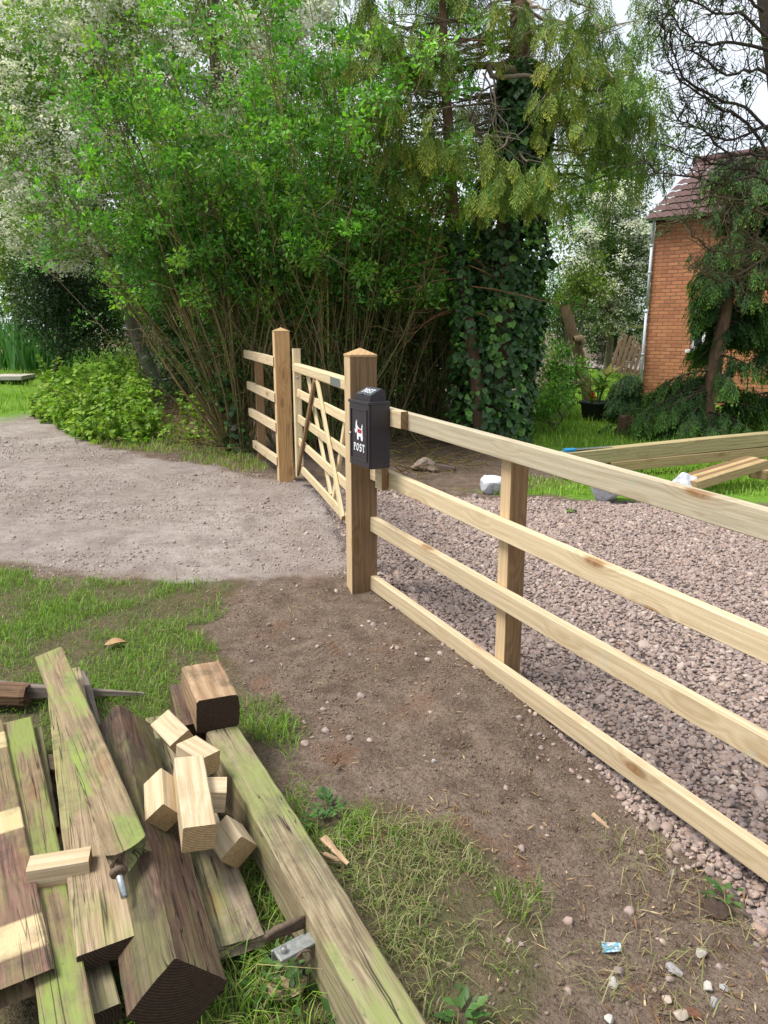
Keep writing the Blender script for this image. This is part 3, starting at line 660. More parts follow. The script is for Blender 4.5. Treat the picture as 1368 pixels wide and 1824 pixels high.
# ================================================================ GATE
GO = V2(-.875, 7.5); gd = -GD                        # from the heel towards the near post
gate = thing('field_gate', 'pale five bar timber gate with crossed braces closed between two gate posts', 'gate', (GO.x, GO.y, .12))
def gp(s, z, off=0.0):
    p = GO + gd * s + GN * off; return Vector((p.x, p.y, z))
def gbar(name, s0, z0, s1, z1, h, th, off, seed, mat=W_GATE, bev=.004, **kw):
    a, b = gp(s0, z0, off), gp(s1, z1, off); m = beam_mb((b - a).length, th, h, 14, bev, .0006, seed=seed, **kw)
    return m.build(name, [mat, E_NEW], gate, frame(a, b - a))
GL = 2.83
gbar('heel_stile', .035, .12, .035, 1.40, .07, .075, 0, 60, bev=.008) if False else None
m = beam_mb(1.28, .075, .07, 10, .007, .0005, seed=60); m.build('stile', [W_GATE, E_NEW], gate, frame(gp(.035, .12), (0, 0, 1), (gd.x, gd.y, 0)))
m = beam_mb(1.12, .075, .06, 10, .006, .0005, seed=61); m.build('stile', [W_GATE, E_NEW], gate, frame(gp(GL - .03, .15), (0, 0, 1), (gd.x, gd.y, 0)))
tr = gbar('top_rail', -.01, 1.218, GL, 1.218, .085, .07, .004, 62, bev=.012)
for k, zt_ in enumerate((1.01, .757, .52, .26)):
    gbar('bar', .072, zt_ - .04, GL - .04, zt_ - .04, .078, .022, 0, 63 + k, cut0=.008)
def gs(px, z): return along(px, GO, gd, z)
gbar('brace', .05, .15, gs(566, 1.17), 1.175, .062, .024, .0245, 70, mat=W_PT)
gbar('brace', gs(570, 1.17), 1.175, gs(617, .22), .22, .068, .022, .025, 71)
gbar('brace', gs(545, 1.15) - .03, 1.17, gs(585, .24), .24, .062, .022, -.0235, 72)
gbar('brace', gs(588, .24) + .02, .24, gs(612, .98), 1.0, .062, .022, -.0245, 73)
gbar('brace', gs(612, .98) - .02, .98, GL - .06, 1.14, .062, .022, -.0235, 74) if False else None
# name plate screwed to the top rail, and coach bolt in the heel
a = gs(598.5, 1.215); b = gs(616, 1.215); pl = MB(); pl.box((0, -.003, -.03), (b - a, .003, .03), None, 0, .0015)
po = pl.build('name_plate', ZINC, gate, frame(gp(a, 1.216, .0425), gd)); po['label'] = 'small grey metal plate on the top rail'
sl = MB(); sl.box((b - a - .055, .0032, -.012), (b - a - .035, .0045, .014)); sl.build('latch_slot', WHITE, po)
bt = MB(); bt.lathe([(0, .008), (.008, .007), (.013, .002), (.013, 0)], 12, frame(gp(.075, 1.12, .0), gd) @ Matrix.Rotation(math.pi / 2, 4, 'Y')); bt.build('coach_bolt', ZINC, gate)
for s, z in [(.13, .97), (.13, .715), (gs(566, .95), .96), (gs(578, .7), .72), (gs(592, .47), .47), (gs(601, .47), .49), (gs(606, .3), .33), (gs(612, .24), .23), (gs(575, .215), .23)]:
    nl = MB(); nl.lathe([(0, .0015), (.006, .001), (.006, 0)], 8, frame(gp(s, z, .0385), gd) @ Matrix.Rotation(-math.pi / 2, 4, 'X')); nl.build('nail', NAIL, gate)
# ================================================================ POST BOX
BW, BD_, BH = .25, .13, .35
off0 = .047
sR = along(694.6, FA + FN * off0, FU, 1.0)           # right-hand side of the box along the fence
zb_t = zpy((fpt(sR, 0, off0 + BD_)).y, 716.7); zb_b = zpy((fpt(sR, 0, off0 + BD_)).y, 837.0)
BH = zb_t - zb_b
bc = fpt(sR - BW, 0, off0); bc.z = zb_b
BM = Matrix((FU, Vector(FN), Vector((0, 0, 1)))).transposed().to_4x4(); BM.translation = bc   # x along fence, y out, z up
if BM.determinant() < 0: BM = Matrix((-FU, Vector(FN), Vector((0, 0, 1)))).transposed().to_4x4(); BM.translation = fpt(sR, 0, off0); BM.translation.z = zb_b; FLIP = True
else: FLIP = False
def bx_(x): return BW - x if FLIP else x             # x measured from the gate end of the box
box = thing('post_box', 'black metal wall post box with white dog emblem fixed before near gate post', 'post box', tuple(bc))
m = MB(); m.box((0, 0, 0), (BW, BD_ - .012, BH - .018), None, 0, .003); m.build('body', BLACK, box, BM)
m = MB(); m.box((-.003, -.002, BH - .018), (BW + .003, BD_ + .005, BH), None, 0, .003); m.build('lid_plate', BLACK, box, BM)
m = MB(); m.box((.002, BD_ - .0118, .002), (BW - .002, BD_, BH - .020), None, 0, .003)
a0, a1, c0, c1, w_ = .022, BW - .026, .038, BH - .045, .006   # raised bead round the door panel
for lo, hi in (((a0, c0), (a1, c0 + w_)), ((a0, c1 - w_), (a1, c1)), ((a0, c0), (a0 + w_, c1)), ((a1 - w_, c0), (a1, c1))):
    m.box((lo[0], BD_ - .0005, lo[1]), (hi[0], BD_ + .005, hi[1]), None, 0, .0022)
door = m.build('door', BLACK, box, BM)
# sloping letter hood on top
def yz(pts, x0, x1):
    mm = MB(); n = len(pts); vs = [(x0, y, z) for y, z in pts] + [(x1, y, z) for y, z in pts]
    mm.add(vs, [tuple(range(n)), tuple(range(n, 2 * n))[::-1]] + [(i, n + i, n + (i + 1) % n, (i + 1) % n) for i in range(n)]); return mm
hx0, hx1 = .03, BW - .03
hood = yz([(BD_ - .022, BH + .0005), (BD_ - .022, BH + .026), (.03, BH + .066), (.012, BH + .058), (.008, BH + .0005)], hx0, hx1).build('letter_hood', BLACK, box, BM)
sl_d = Vector((0, .03 - (BD_ - .022), .066 - .026)); sl_n = Vector((0, -sl_d.z, sl_d.y)).normalized(); sl_n = -sl_n if sl_n.z < 0 else sl_n
fm_ = MB(); fl = yz([(0, 0), (0, .003), (1, .003), (1, 0)], 0, 0)
SM = BM @ Matrix.Translation((0, BD_ - .022, BH + .026))
def slope_M():  # local: x along the hood, y up the slope, z out
    X = Vector((1, 0, 0)); Y = sl_d.normalized(); Z = sl_n
    M_ = Matrix((X, Y, Z)).transposed().to_4x4(); return SM @ M_
fl = MB(); SL = sl_d.length
fl.box((hx0 + .006, .006, .0005), (hx1 - .006, SL - .004, .0035), None, 0, .0012); flap = fl.build('letter_flap', plain('slate_grey_coat', (.055, .062, .072), .42, 0, .2, 200, .1), box, slope_M())
kn = MB(); kn.tube([(BW / 2, .006, .004), (BW / 2, -.004, .012)], .004, 8); kn.build('flap_pull', BLACK, box, slope_M())
# lettering, drawn stroke by stroke with slab serifs
def ribbon(mb, pts, w, z0, z1, close=False):
    pts = [Vector((p[0], p[1], 0)) for p in pts]; n = len(pts)
    for i in range(n if close else n - 1):
        a, b = pts[i], pts[(i + 1) % n]; d = (b - a).normalized(); e = Vector((-d.y, d.x, 0)) * w / 2; a = a - d * w * .12; b = b + d * w * .12
        mb.extrude([(a - e)[:2], (b - e)[:2], (b + e)[:2], (a + e)[:2]], z0, z1 + i * 2e-5)
def arc(cx, cy, rx, ry, a0, a1, n=10): return [(cx + rx * math.cos(R(a0 + (a1 - a0) * k / n)), cy + ry * math.sin(R(a0 + (a1 - a0) * k / n))) for k in range(n + 1)]
def letter(mb, ch, x, y, h, z0, z1, sx=1):
    def T(p): return [(x + sx * a * h, y + b * h) for a, b in p]
    w = .15 * h; s = .07 * h
    if ch == 'P': R_ = [([(.16, 0), (.16, 1)], w), ([(.02, .03), (.32, .03)], s), ([(.02, .97), (.2, .97)], s), ([(.16, .96)] + arc(.30, .73, .20, .235, 90, -90) + [(.16, .495)], w * .7)]
    if ch == 'O': R_ = [(arc(.36, .5, .27, .45, 0, 360, 18), w * .85)]
    if ch == 'S': R_ = [(arc(.30, .735, .20, .23, 25, 180, 8) + arc(.30, .735, .20, .23, 180, 265, 4)[1:] + arc(.30, .265, .22, .24, 85, -155, 12), w * .85), ([(.50, .78), (.50, .98)], s), ([(.07, .02), (.07, .24)], s)]
    if ch == 'T': R_ = [([(.32, 0), (.32, .96)], w), ([(.02, .955), (.62, .955)], s * 1.3), ([(.035, .76), (.035, .98)], s), ([(.605, .76), (.605, .98)], s), ([(.17, .03), (.47, .03)], s)]
    for k, (p, ww) in enumerate(R_): ribbon(mb, T(p), ww, z0, z1 + k * 1e-4)
def word(mb, txt, x, y, h, z0, z1, gap, sx):
    adv = {'P': .62, 'O': .80, 'S': .66, 'T': .68}
    for ch in txt: letter(mb, ch, x, y, h, z0, z1, sx); x += sx * (adv[ch] * h + gap)
# seen from the front the box x axis may run either way: keep the words readable
RX = -1 if not FLIP else 1
RGT = Vector((FU.x, FU.y, 0)); vdir = Vector((-FN.x, -FN.y, 0)); right_on_face = vdir.cross(Vector((0, 0, 1)))   # reader's right
XD = (BM.to_3x3() @ Vector((1, 0, 0))); sgn = 1 if XD.dot(right_on_face) > 0 else -1
def face_M(z):  # local x = reader's right, y = up, z = out of the door
    X = right_on_face.normalized(); M_ = Matrix((X, Vector((0, 0, 1)), Vector(FN))).transposed().to_4x4()
    c = BM @ Vector((BW / 2, BD_ + .0004, 0)); M_.translation = c + Vector((0, 0, z)); return M_
lt = MB(); word(lt, 'POST', -.062, 0, .042, 0, .003, .007, 1); lt.build('lettering', WHITE, door, face_M(.088))
# small dog emblem with a red coat
dog = [(-.047, .060), (-.040, .053), (-.034, .058), (-.036, .074), (-.033, .098), (-.026, .112), (-.021, .098), (-.020, .084), (-.010, .071), (.004, .066), (.030, .064), (.037, .068), (.040, .084), (.046, .094), (.049, .080), (.046, .064), (.048, .050), (.049, .030), (.052, .014), (.050, 0), (.034, 0), (.030, .010), (.028, .020), (.012, .022), (.004, .022), (-.002, .018), (0, .008), (-.002, .002), (-.016, .002), (-.018, .014), (-.019, .034), (-.022, .046), (-.030, .046), (-.034, .036), (-.040, .038), (-.046, .046)]
mb_ = MB(); mb_.extrude(dog, 0, .003); em = mb_.build('dog_emblem', WHITE, door, face_M(.150))
mb_ = MB(); mb_.extrude([(-.010, .066), (.004, .0635), (.030, .0615), (.039, .060), (.040, .044), (.024, .040), (.004, .041), (-.012, .044)], .003, .0042); mb_.build('dog_coat', REDP, em, face_M(.150))
kn = MB(); kn.lathe([(0, .012), (.006, .011), (.009, .006), (.009, 0)], 12); kM = face_M(.178); kM.translation += right_on_face * -(BW / 2 - .022) ; kn.build('lock', ZINC, door, kM)
ff = MB()
X = (slope_M().to_3x3() @ Vector((1, 0, 0))); c = slope_M() @ Vector((BW / 2, SL * .30, .0036)); Yv = (slope_M().to_3x3() @ Vector((0, 1, 0))); Zv = right_on_face.cross(Yv)
FM = Matrix((right_on_face, Yv, Zv)).transposed().to_4x4(); FM.translation = c
word(ff, 'POST', -.052, 0, .036, 0, .0025, .006, 1); ff.build('lettering', WHITE, flap, FM)
# packing blocks between rails and box
def pack(name, px0, px1, z1, h, vertical=False):
    s0, s1_ = along(px0, FA + FN * .045, FU, z1 - h / 2), along(px1, FA + FN * .045, FU, z1 - h / 2)
    m = beam_mb(s1_ - s0, .0455, h, 4, .003, .0006, seed=90 + int(px0)); a = fpt(s0, 0, .0236); a.z = z1 - h / 2
    return m.build(name, [W_RAIL, W_PT], box, frame(a, FU))
pack('packing_block', 660, 714, 1.163 - .002 + .0, .094)
pack('packing_block', 668.5, 680, .835, .148)
# ================================================================ TIMBER STACK ON THE VERGE
MOSSY = (.20, .27, .035)
W_OLDGREEN = wood('green_old_beam', (.32, .275, .17), (.215, .175, .10), .3, .3, algae=.85, algae_col=(.22, .265, .065), crack=1, red=.12, grime=.4, streak=.6)
W_DARK = wood('dark_creosoted_beam', (.125, .088, .062), (.062, .042, .031), .1, .5, algae=.22, crack=1, grime=.6, red=.15, streak=.6)
W_ALGAE = wood('algae_covered_board', (.25, .19, .11), (.17, .125, .07), .3, .5, algae=1.0, algae_col=(.195, .26, .04), crack=.8, red=.08, grime=.35, streak=.55)
W_GREY = wood('grey_brown_board', (.27, .21, .15), (.185, .14, .095), .6, .5, algae=.5, algae_col=(.19, .23, .05), crack=.9, grime=.5, streak=.6)
W_PALEOLD = wood('weathered_pale_board', (.36, .27, .175), (.255, .185, .115), .7, .6, algae=.5, crack=.8, grime=.45, streak=.55)
W_RED = wood('red_stained_board', (.20, .115, .085), (.13, .07, .052), .2, .4, algae=.3, crack=.8, grime=.6, pale_band=.8, streak=.55)
W_DRIFT = wood('silvery_board', (.22, .18, .15), (.13, .10, .08), .3, .3, crack=1, grime=.3)
W_ROT = wood('rotten_log', (.17, .095, .05), (.06, .033, .02), 0, .9, crack=1, grime=.5)
W_NEW = wood('fresh_offcut', (.56, .45, .30), (.43, .325, .19), .5, .5, grime=.12, streak=.18)
W_SAWN = wood('rough_sawn_block', (.36, .25, .15), (.24, .15, .08), .2, .9, grime=.6, red=.15, streak=.25)
GRP = 'old timbers stacked on the grass'
def timber(name, label, cat, A, B, w, t, mat, end=None, roll=0.0, seed=0, group=GRP, anchor='top', parent=None, **kw):
    """A, B: far and near end of the top centre line, each (photo x, photo y, height)"""
    a, b = P(A[0], A[1], A[2]), P(B[0], B[1], B[2]); L = (b - a).length
    m = beam_mb(L, w, t, kw.pop('seg', max(6, int(L * 22))), seed=seed, anchor=anchor, **kw)
    o = m.build(name, [mat, end or E_OLD], parent, frame(a, b - a, roll=R(roll)))
    if parent is None: tag(o, label, cat, group)
    return o
K = dict(bev=.0035, wob=.002)
# the long green beam with the iron latch
gb = timber('beam', 'long green mossy beam with iron latch, nearest the fence', 'timber beam', (399, 1300, .165), (737, 1880, .165), .122, .145, W_OLDGREEN, roll=-4, seed=1, bev=.006, wob=.004, wane=.12, res=4)
# iron latch bolted to its left side
RUST = plain('rusty_iron', (.12, .085, .06), .75, .35, .35, 90, .4); IRON = plain('dull_galvanised_iron', (.24, .245, .23), .6, .55, .25, 60, .3)
hp = P(548, 1672, .135); BDX = (P(735, 1880, .165) - P(400, 1300, .165)).normalized(); BN = Vector((BDX.y, -BDX.x, 0)); BN = -BN if BN.x > 0 else BN
LM = Matrix((BN, BDX, Vector((0, 0, 1)))).transposed().to_4x4(); LM.translation = hp
if LM.determinant() < 0: LM = Matrix((BN, -BDX, Vector((0, 0, 1)))).transposed().to_4x4(); LM.translation = hp
lt_ = MB(); lt_.box((-.03, -.02, -.012), (.085, .02, -.002), None, 0, .004); lt_.box((.0, -.022, -.03), (.09, -.016, -.001), None, 0, .002); lt_.lathe([(0, .012), (.008, .010), (.008, -.004)], 10, Matrix.Translation((.066, 0, 0)))
la = lt_.build('latch', IRON, gb, LM @ Matrix.Rotation(R(8), 4, 'Z')); la['label'] = 'grey iron latch bracket with a pull ring'
rg = MB(); rg.tube([(.022 + .021 * math.cos(k * .37), .030, -.022 + .021 * math.sin(k * .37)) for k in range(18)], .0035, 8); rg.build('pull_ring', RUST, la, LM)
ha = MB(); ha.tube([(-.02, -.055, .012), (.02, -.052, .015), (.07, -.05, .012), (.095, -.046, .004)], [.004, .008, .009, .006], 8); ha.box((-.02, -.062, -.018), (.09, -.050, .010), None, 0, .004)
ha.build('thumb_lever', RUST, la, LM)
# dark square beam lying on one arris
timber('beam', 'thick dark brown beam lying on its edge, split at the near end', 'timber beam', (208, 1246, .245), (312, 1700, .245), .165, .165, W_DARK, roll=45, seed=2, anchor='corner', bev=.005, wob=.003, wane=.10, jag0=.06, res=6)
# board with the leaning mitred green batten
timber('board', 'mitred green and brown batten lying slantwise on top of the stack', 'timber board', (86, 1162, .335), (229, 1522, .30), .105, .058, W_ALGAE, roll=13, seed=3, jag1=.03, res=5, **K)
timber('board', 'broad two-tone pale and green board below the slanting batten', 'timber board', (112, 1195, .20), (190, 1684, .17), .135, .048, W_PALEOLD, seed=4, roll=2, res=4, **K)
timber('board', 'bright green algae covered board second from the left', 'timber board', (28, 1284, .15), (128, 1860, .15), .105, .045, W_ALGAE, seed=5, roll=1, res=4, **K)
timber('board', 'red-stained board with pale bare bands at the left edge', 'timber board', (-38, 1290, .175), (28, 1782, .175), .165, .05, W_RED, seed=6, jag1=.08, res=6, **K)
timber('board', 'low dark board half hidden under the green boards', 'timber board', (100, 1470, .085), (172, 1806, .085), .10, .045, W_GREY, seed=7, **K)
timber('board', 'low grey-green board with nail holes between dark beam and green beam', 'timber board', (286, 1275, .075), (433, 1682, .075), .125, .035, W_GREY, seed=8, roll=-2, res=4, jag1=.006, **K)
timber('board', 'short brown board end showing behind the green board', 'timber board', (58, 1297, .11), (82, 1480, .11), .075, .04, W_GREY, seed=9, **K)
timber('board', 'hidden board end showing right of the slanting batten', 'timber board', (134, 1196, .12), (165, 1330, .12), .09, .03, W_DRIFT, seed=16, **K)
timber('board', 'long silvery board tapering to a point across the grass', 'timber board', (-120, 1207, .115), (258, 1219, .06), .10, .085, W_DRIFT, seed=10, roll=-10, taper1=.12, **K)
timber('log_piece', 'crumbling rotten log piece before the long silvery board', 'log', (-50, 1222, .10), (58, 1226, .095), .10, .10, W_ROT, seed=11, bev=.03, wob=.006, jag0=.02, jag1=.03, wane=.5, res=5)
# short posts carrying the stack clear of the ground
timber('bearer', 'dark bearer timber lying crosswise under the near end of the boards', 'timber bearer', (-60, 1640, .118), (240, 1668, .108), .09, .10, W_DARK, seed=12, **K)
timber('bearer', 'dark bearer timber lying crosswise under the far end of the boards', 'timber bearer', (-60, 1350, .103), (190, 1358, .103), .09, .10, W_DARK, seed=13, **K)
timber('block', 'big rough sawn block standing on the far end of green beam', 'timber block', (357, 1170, .318), (389, 1240, .305), .158, .135, W_SAWN, None, seed=14, roll=-2, bev=.010, wob=.004, wane=.2, jag0=.05, res=6)
timber('block', 'dark brown block wedged behind the rough sawn block', 'timber block', (322, 1218, .16), (342, 1290, .16), .10, .15, W_DARK, seed=15, **K)
# fresh offcuts thrown on top
OG = 'fresh post offcuts tossed on the stack'
def offcut(label, A, B, w, t, roll=0, seed=0, anchor='top', mat=None): return timber('offcut', label, 'wood offcut', A, B, w, t, mat or W_NEW, E_NEW, roll=roll, seed=seed, group=OG, anchor=anchor, bev=.003, wob=.0008, res=3, seg=8)
offcut('longest pale square offcut, lying in the middle of the heap', (336, 1348, .315), (356, 1472, .295), .088, .08, -6, 20)
offcut('short offcut with dark end resting on the dark beam', (286, 1368, .30), (290, 1432, .285), .075, .075, 42, 21, 'corner')
offcut('offcut farthest back, leaning beside the rough sawn block', (300, 1264, .27), (336, 1300, .262), .08, .075, 28, 22, 'corner')
offcut('offcut with a smooth pale top behind the longest offcut', (332, 1318, .285), (374, 1345, .275), .082, .075, -4, 23)
offcut('offcut showing curved end grain beside the mossy beam', (366, 1396, .27), (404, 1396, .262), .075, .075, 3, 24)
offcut('lowest offcut with end grain facing the viewer, below the others', (403, 1452, .20), (430, 1490, .185), .085, .085, 40, 25, 'corner')
offcut('short yellow offcut laid across the green boards at the left', (50, 1538, .212), (160, 1520, .212), .062, .075, 0, 26)
# the rusty bolt
bo = thing('bolt', 'rusty coach bolt with ring washer sticking from the broken batten', 'bolt', tuple(P(212, 1575, .22)))
a, b = P(204, 1528, .26), P(222, 1598, .215); d = (b - a).normalized(); L = (b - a).length
m = MB(); m.lathe([(0, 0), (.0095, .0), (.0095, L * .5)], 14, frame(a, (1, 0, 0)) @ Matrix.Identity(4) if False else Matrix.Translation(a) @ d.to_track_quat('Z', 'Y').to_matrix().to_4x4()); m.lathe([(.0095, L * .5), (.0092, L), (0, L + .001)], 14, Matrix.Translation(a) @ d.to_track_quat('Z', 'Y').to_matrix().to_4x4(), 1)
m.build('shank', [RUST, ZINC], bo)
m = MB(); q = Matrix.Translation(a + d * L * .36) @ d.to_track_quat('Z', 'Y').to_matrix().to_4x4(); m.lathe([(.010, -.006), (.020, -.006), (.022, 0), (.020, .008), (.010, .008)], 18, q); m.build('washer', RUST, bo)

# ================================================================ SLEEPERS AND BOARDS BY THE LAWN
SG = 'new timbers lying by the lawn'
def stickA(name, label, cat, A, B, w, h, mat, seed, roll=0, group=SG, end=None): 
    a, b = Vector(A), Vector(B); m = beam_mb((b - a).length, w, h, 14, .005, .002, seed=seed, anchor='top'); o = m.build(name, [mat, end or E_NEW], None, frame(a, b - a, roll=R(roll))); return tag(o, label, cat, group)
W_SLEEPER2 = wood('greenish_new_sleeper', (.43, .36, .19), (.33, .25, .12), .5, .3, stain=.3)
sa, sb = PD(1000, 800, 7.9), PD(1420, 768, 9.1)
def zl(px, py, D): return PD(px, py, D)
uA, uB = zl(1085, 797, 8.0), zl(1440, 763, 8.75)
ext = (uA - uB) * .24; uA2 = uA + ext
stickA('sleeper', 'upper new timber sleeper carrying a saw with blue handle', 'sleeper', uA2, uB, .14, (uA.z) * .46, W_SLEEPER2, 100)
hz_ = uA.z * .46 + .004
lA, lB = uA + ext * .02, uB + Vector((0, 0, 0)); lA.z -= hz_; lB.z -= hz_
stickA('sleeper', 'lower new timber sleeper under the one with the saw', 'sleeper', lA, lB, .16, max(lA.z - .06, .08), W_SLEEPER, 101)
bb = uA2 + (uB - uA2) * .10; bb.z -= hz_
stickA('bearer', 'short orange bearer block under the left end of upper sleeper', 'timber bearer', bb + Vector((-.14, -.1, 0)), bb + Vector((.16, .12, 0)), .12, bb.z + .02, wood('orange_bearer', (.36, .19, .09), (.25, .12, .055), .2, .3), 102)
bb = uB * .78 + uA * .22; bb.z = lB.z * .5 + .04
stickA('bearer', 'dark bearer under the right end of lower sleeper', 'timber bearer', Vector((bb.x - .05, bb.y - .3, .085)), Vector((bb.x + .05, bb.y + .3, .085)), .10, .10, W_DARK, 103)
# thin boards in a row, leaning on a bearer
for k in range(4):
    a, b = zl(1208 + k * 9, 850 + k * 2.5, 7.3 - k * .115), zl(1336 + k * 9, 812 + k * 2.2, 7.75 - k * .115)
    stickA('board', ['thin board at the back of the four boards before the sleepers', 'second thin board from the back before the sleepers', 'third thin board from the back before the sleepers', 'front board of the four thin boards before the sleepers'][k], 'board', a, b, .075, .05 if k < 3 else .09, W_SLEEPER if k % 2 else W_PT, 110 + k)
a, b = zl(1338, 833, 7.6), zl(1440, 850, 7.2)
stickA('bearer', 'short bearer timber lying in grass under the thin boards', 'timber bearer', a, b, .09, .10, W_SLEEPER, 120)
# handsaw
sw = uA2 + (uB - uA2) * .035; du = (uB - uA2).normalized()
saw = thing('handsaw', 'handsaw with bright blue handle lying on the upper sleeper', 'handsaw', tuple(sw))
SMx = frame(sw + Vector((0, 0, .004)), du)
m = MB(); o_ = [(-.02, -.045), (.055, -.05), (.10, -.04), (.12, .0), (.10, .045), (.02, .05), (-.02, .035)]
m.extrude(o_, 0, .022); m.build('handle', plain('blue_plastic', (.012, .20, .42), .4, 0, .1), saw, SMx)
m = MB(); m.extrude([(.10, -.045), (.56, -.02), (.56, .012), (.10, .045)], .009, .0105); m.build('blade', plain('saw_steel', (.30, .36, .42), .3, .8, .08), saw, SMx)

# ================================================================ STONES, BRICK, LITTER
def rock(name, label, cat, px, py, w, d, h, mat, seed, group=None, rz=0, sink=.12, D=None):
    c = PG(px, py); g = np.random.default_rng(seed); bm = bmesh.new(); bmesh.ops.create_icosphere(bm, subdivisions=4 if w > .1 else 3, radius=.5)
    pl = [(nrm(g.normal(0, 1, 3)), g.uniform(.22, .36)) for _ in range(13)]
    for v in bm.verts:
        p = np.array(v.co)
        for n_, dd in pl:
            e = p @ n_ - dd
            if e > 0: p = p - n_ * e * .92
        p += n_ * 0 + (vnoise(p[0] * 7 + seed, p[1] * 7 + p[2] * 5, 3) - .5) * .06 * nrm(p)
        v.co = Vector(p)
    zmin = min(v.co.z for v in bm.verts); zmax = max(v.co.z for v in bm.verts); xr = max(abs(v.co.x) for v in bm.verts); yr = max(abs(v.co.y) for v in bm.verts)
    for v in bm.verts: v.co = Vector((v.co.x / xr * w / 2, v.co.y / yr * d / 2, (v.co.z - zmin) / (zmax - zmin) * h - h * sink))
    me = bpy.data.meshes.new(name); bm.to_mesh(me); bm.free(); me.materials.append(mat)
    o = bpy.data.objects.new(name, me); link(o); o.location = (c.x, c.y, g1(c.x, c.y)); o.rotation_euler = (0, 0, rz); return tag(o, label, cat, group)
nW = NT('white_painted_stone'); v = nW.coord(); f = nW.noise(v, 18, 5, .65); cW = nW.mix(nW.mapr(f, .52, .72), (.50, .52, .56), (.26, .25, .25)); nW.pbr(cW, .7, nW.bump(f, .5, .01)); WSTONE = nW.m
WG = 'white painted stones along the gravel edge'
rock('white_stone', 'white painted stone left of the fence post at gravel edge', 'stone', 872, 877, .28, .22, .20, WSTONE, 5, WG)
rock('white_stone', 'widest white painted stone, under the top fence rail', 'stone', 1079, 892, .46, .28, .27, WSTONE, 8, WG)
rock('white_stone', 'white painted stone before the thin boards', 'stone', 1214, 884, .30, .2, .27, WSTONE, 11, WG)
ST = stone_mat('grey_field_stone', [(.24, .19, .16), (.30, .25, .22)], .85)
rock('stone', 'rounded brown stone on soil behind the top rail', 'stone', 752, 838, .30, .2, .17, ST, 21, None)
rock('stone', 'small dark stone beside the rounded brown stone', 'stone', 772, 841, .14, .14, .09, stone_mat('dark_stone', [(.13, .085, .065), (.16, .11, .085)], .9), 22, None)
c = P(792, 839); m = MB(); m.box((-.115, -.05, 0), (.115, .05, .075), Matrix.Rotation(R(-12), 4, 'Z') @ Matrix.Rotation(R(8), 4, 'Y'), 0, .006); o = m.build('brick', plain('dark_brick', (.11, .075, .065), .9, 0, .3, 30, .4), None, Matrix.Translation((c.x, c.y, g1(c.x, c.y) - .005))); tag(o, 'dark old brick lying on soil behind the fence', 'brick')
# prominent pebbles at the bottom of the picture
PGp = 'single pebbles on the soil'
for k, (px, py, s, tint, lab) in enumerate([(1200, 1727, .036, (.40, .37, .37), 'round grey pebble on soil in the middle of the near pebbles'), (1250, 1692, .032, (.46, .42, .37), 'pale oval pebble above the other near pebbles'), (1092, 1752, .032, (.58, .53, .47), 'pale broken pebble left of the near pebbles'), (1213, 1806, .036, (.55, .45, .35), 'flat buff pebble beside the brown chip'), (1260, 1758, .030, (.58, .54, .48), 'cream angular pebble right of the grey pebble'), (1287, 1760, .026, (.44, .43, .43), 'small grey angular pebble, right of the cream one'), (1188, 1778, .024, (.52, .42, .33), 'small buff pebble below the round grey pebble'), (1272, 1784, .026, (.36, .34, .35), 'dark grey pebble at the lower right'), (1084, 1812, .026, (.52, .50, .46), 'pale pebble lowest of the near pebbles'), (1357, 1648, .036, (.46, .32, .25), 'brownish pebble at the right edge of the picture'), (772, 1356, .02, (.55, .52, .47), 'small white pebble lying on the bare soil')]):
    rock('pebble', lab, 'pebble', px, py, s * 1.2, s, s * .75, plain('pebble_' + 'abcdefghijkl'[k] if False else 'pebble', tuple(q_ * .72 for q_ in tint), .6, 0, .12, 60, .1), 30 + k, PGp, k)
rock('wood_chip', 'dark brown chip of bark beside the flat buff pebble', 'bark chip', 1228, 1800, .06, .04, .02, plain('bark_chip', (.13, .06, .035), .9, 0, .3, 60, .5), 60)
rock('turf_clod', 'dark clod of earth and bark lying on soil by the lower rail', 'earth clod', 1278, 1622, .10, .08, .05, plain('dark_clod', (.055, .035, .025), .95, 0, .4, 50, .6), 61)
# scrap of blue wrapper
c = PG(1088, 1690); m = MB(); m.add([(-.025, -.012, .004), (.0, -.018, .012), (.028, -.008, .005), (.03, .014, .012), (.004, .02, .006), (-.022, .016, .013)], [(0, 1, 4, 5), (1, 2, 3, 4)])
n = NT('blue_foil'); v = n.coord(); n.pbr(n.mix(n.mapr(n.noise(v, 70, 3), .45, .6), (.16, .40, .58), (.62, .68, .70)), .35, None, .2); o = m.build('wrapper_scrap', n.m, None, Matrix.Translation((c.x, c.y, g1(c.x, c.y) + .002))); sm = o.modifiers.new('t', 'SOLIDIFY'); sm.thickness = .0008; tag(o, 'small blue wrapper scrap lying on the bare soil', 'litter')
# splinters and dead leaves
def chip(label, A, B, w, t, seed, mat, cat='wood splinter', name='splinter'): return timber(name, label, cat, A, B, w, t, mat, mat, roll=20, seed=seed, group=None, bev=.0015, wob=.003, jag0=.035, jag1=.04, wane=.5, seg=8, taper1=.45, res=4)
W_SPL = wood('splintered_wood', (.46, .32, .20), (.30, .19, .11), 0, .5, grime=.2)
chip('long pale bark splinter lying beside the green beam', (566, 1482, .03), (624, 1546, .026), .024, .008, 70, W_SPL)
chip('short brown splinter close to the pale splinter', (570, 1518, .02), (610, 1536, .016), .013, .006, 71, W_SPL)
chip('pale wood sliver lying near the lower fence rail', (1053, 1444, .012), (1092, 1478, .012), .014, .006, 72, W_SPL)
chip('brown twig lying on the bare soil', (596, 1362, .016), (607, 1346, .014), .014, .012, 73, W_ROT, 'twig', 'twig')
DL = leafmat('dead_leaf', .2, .7, .15)
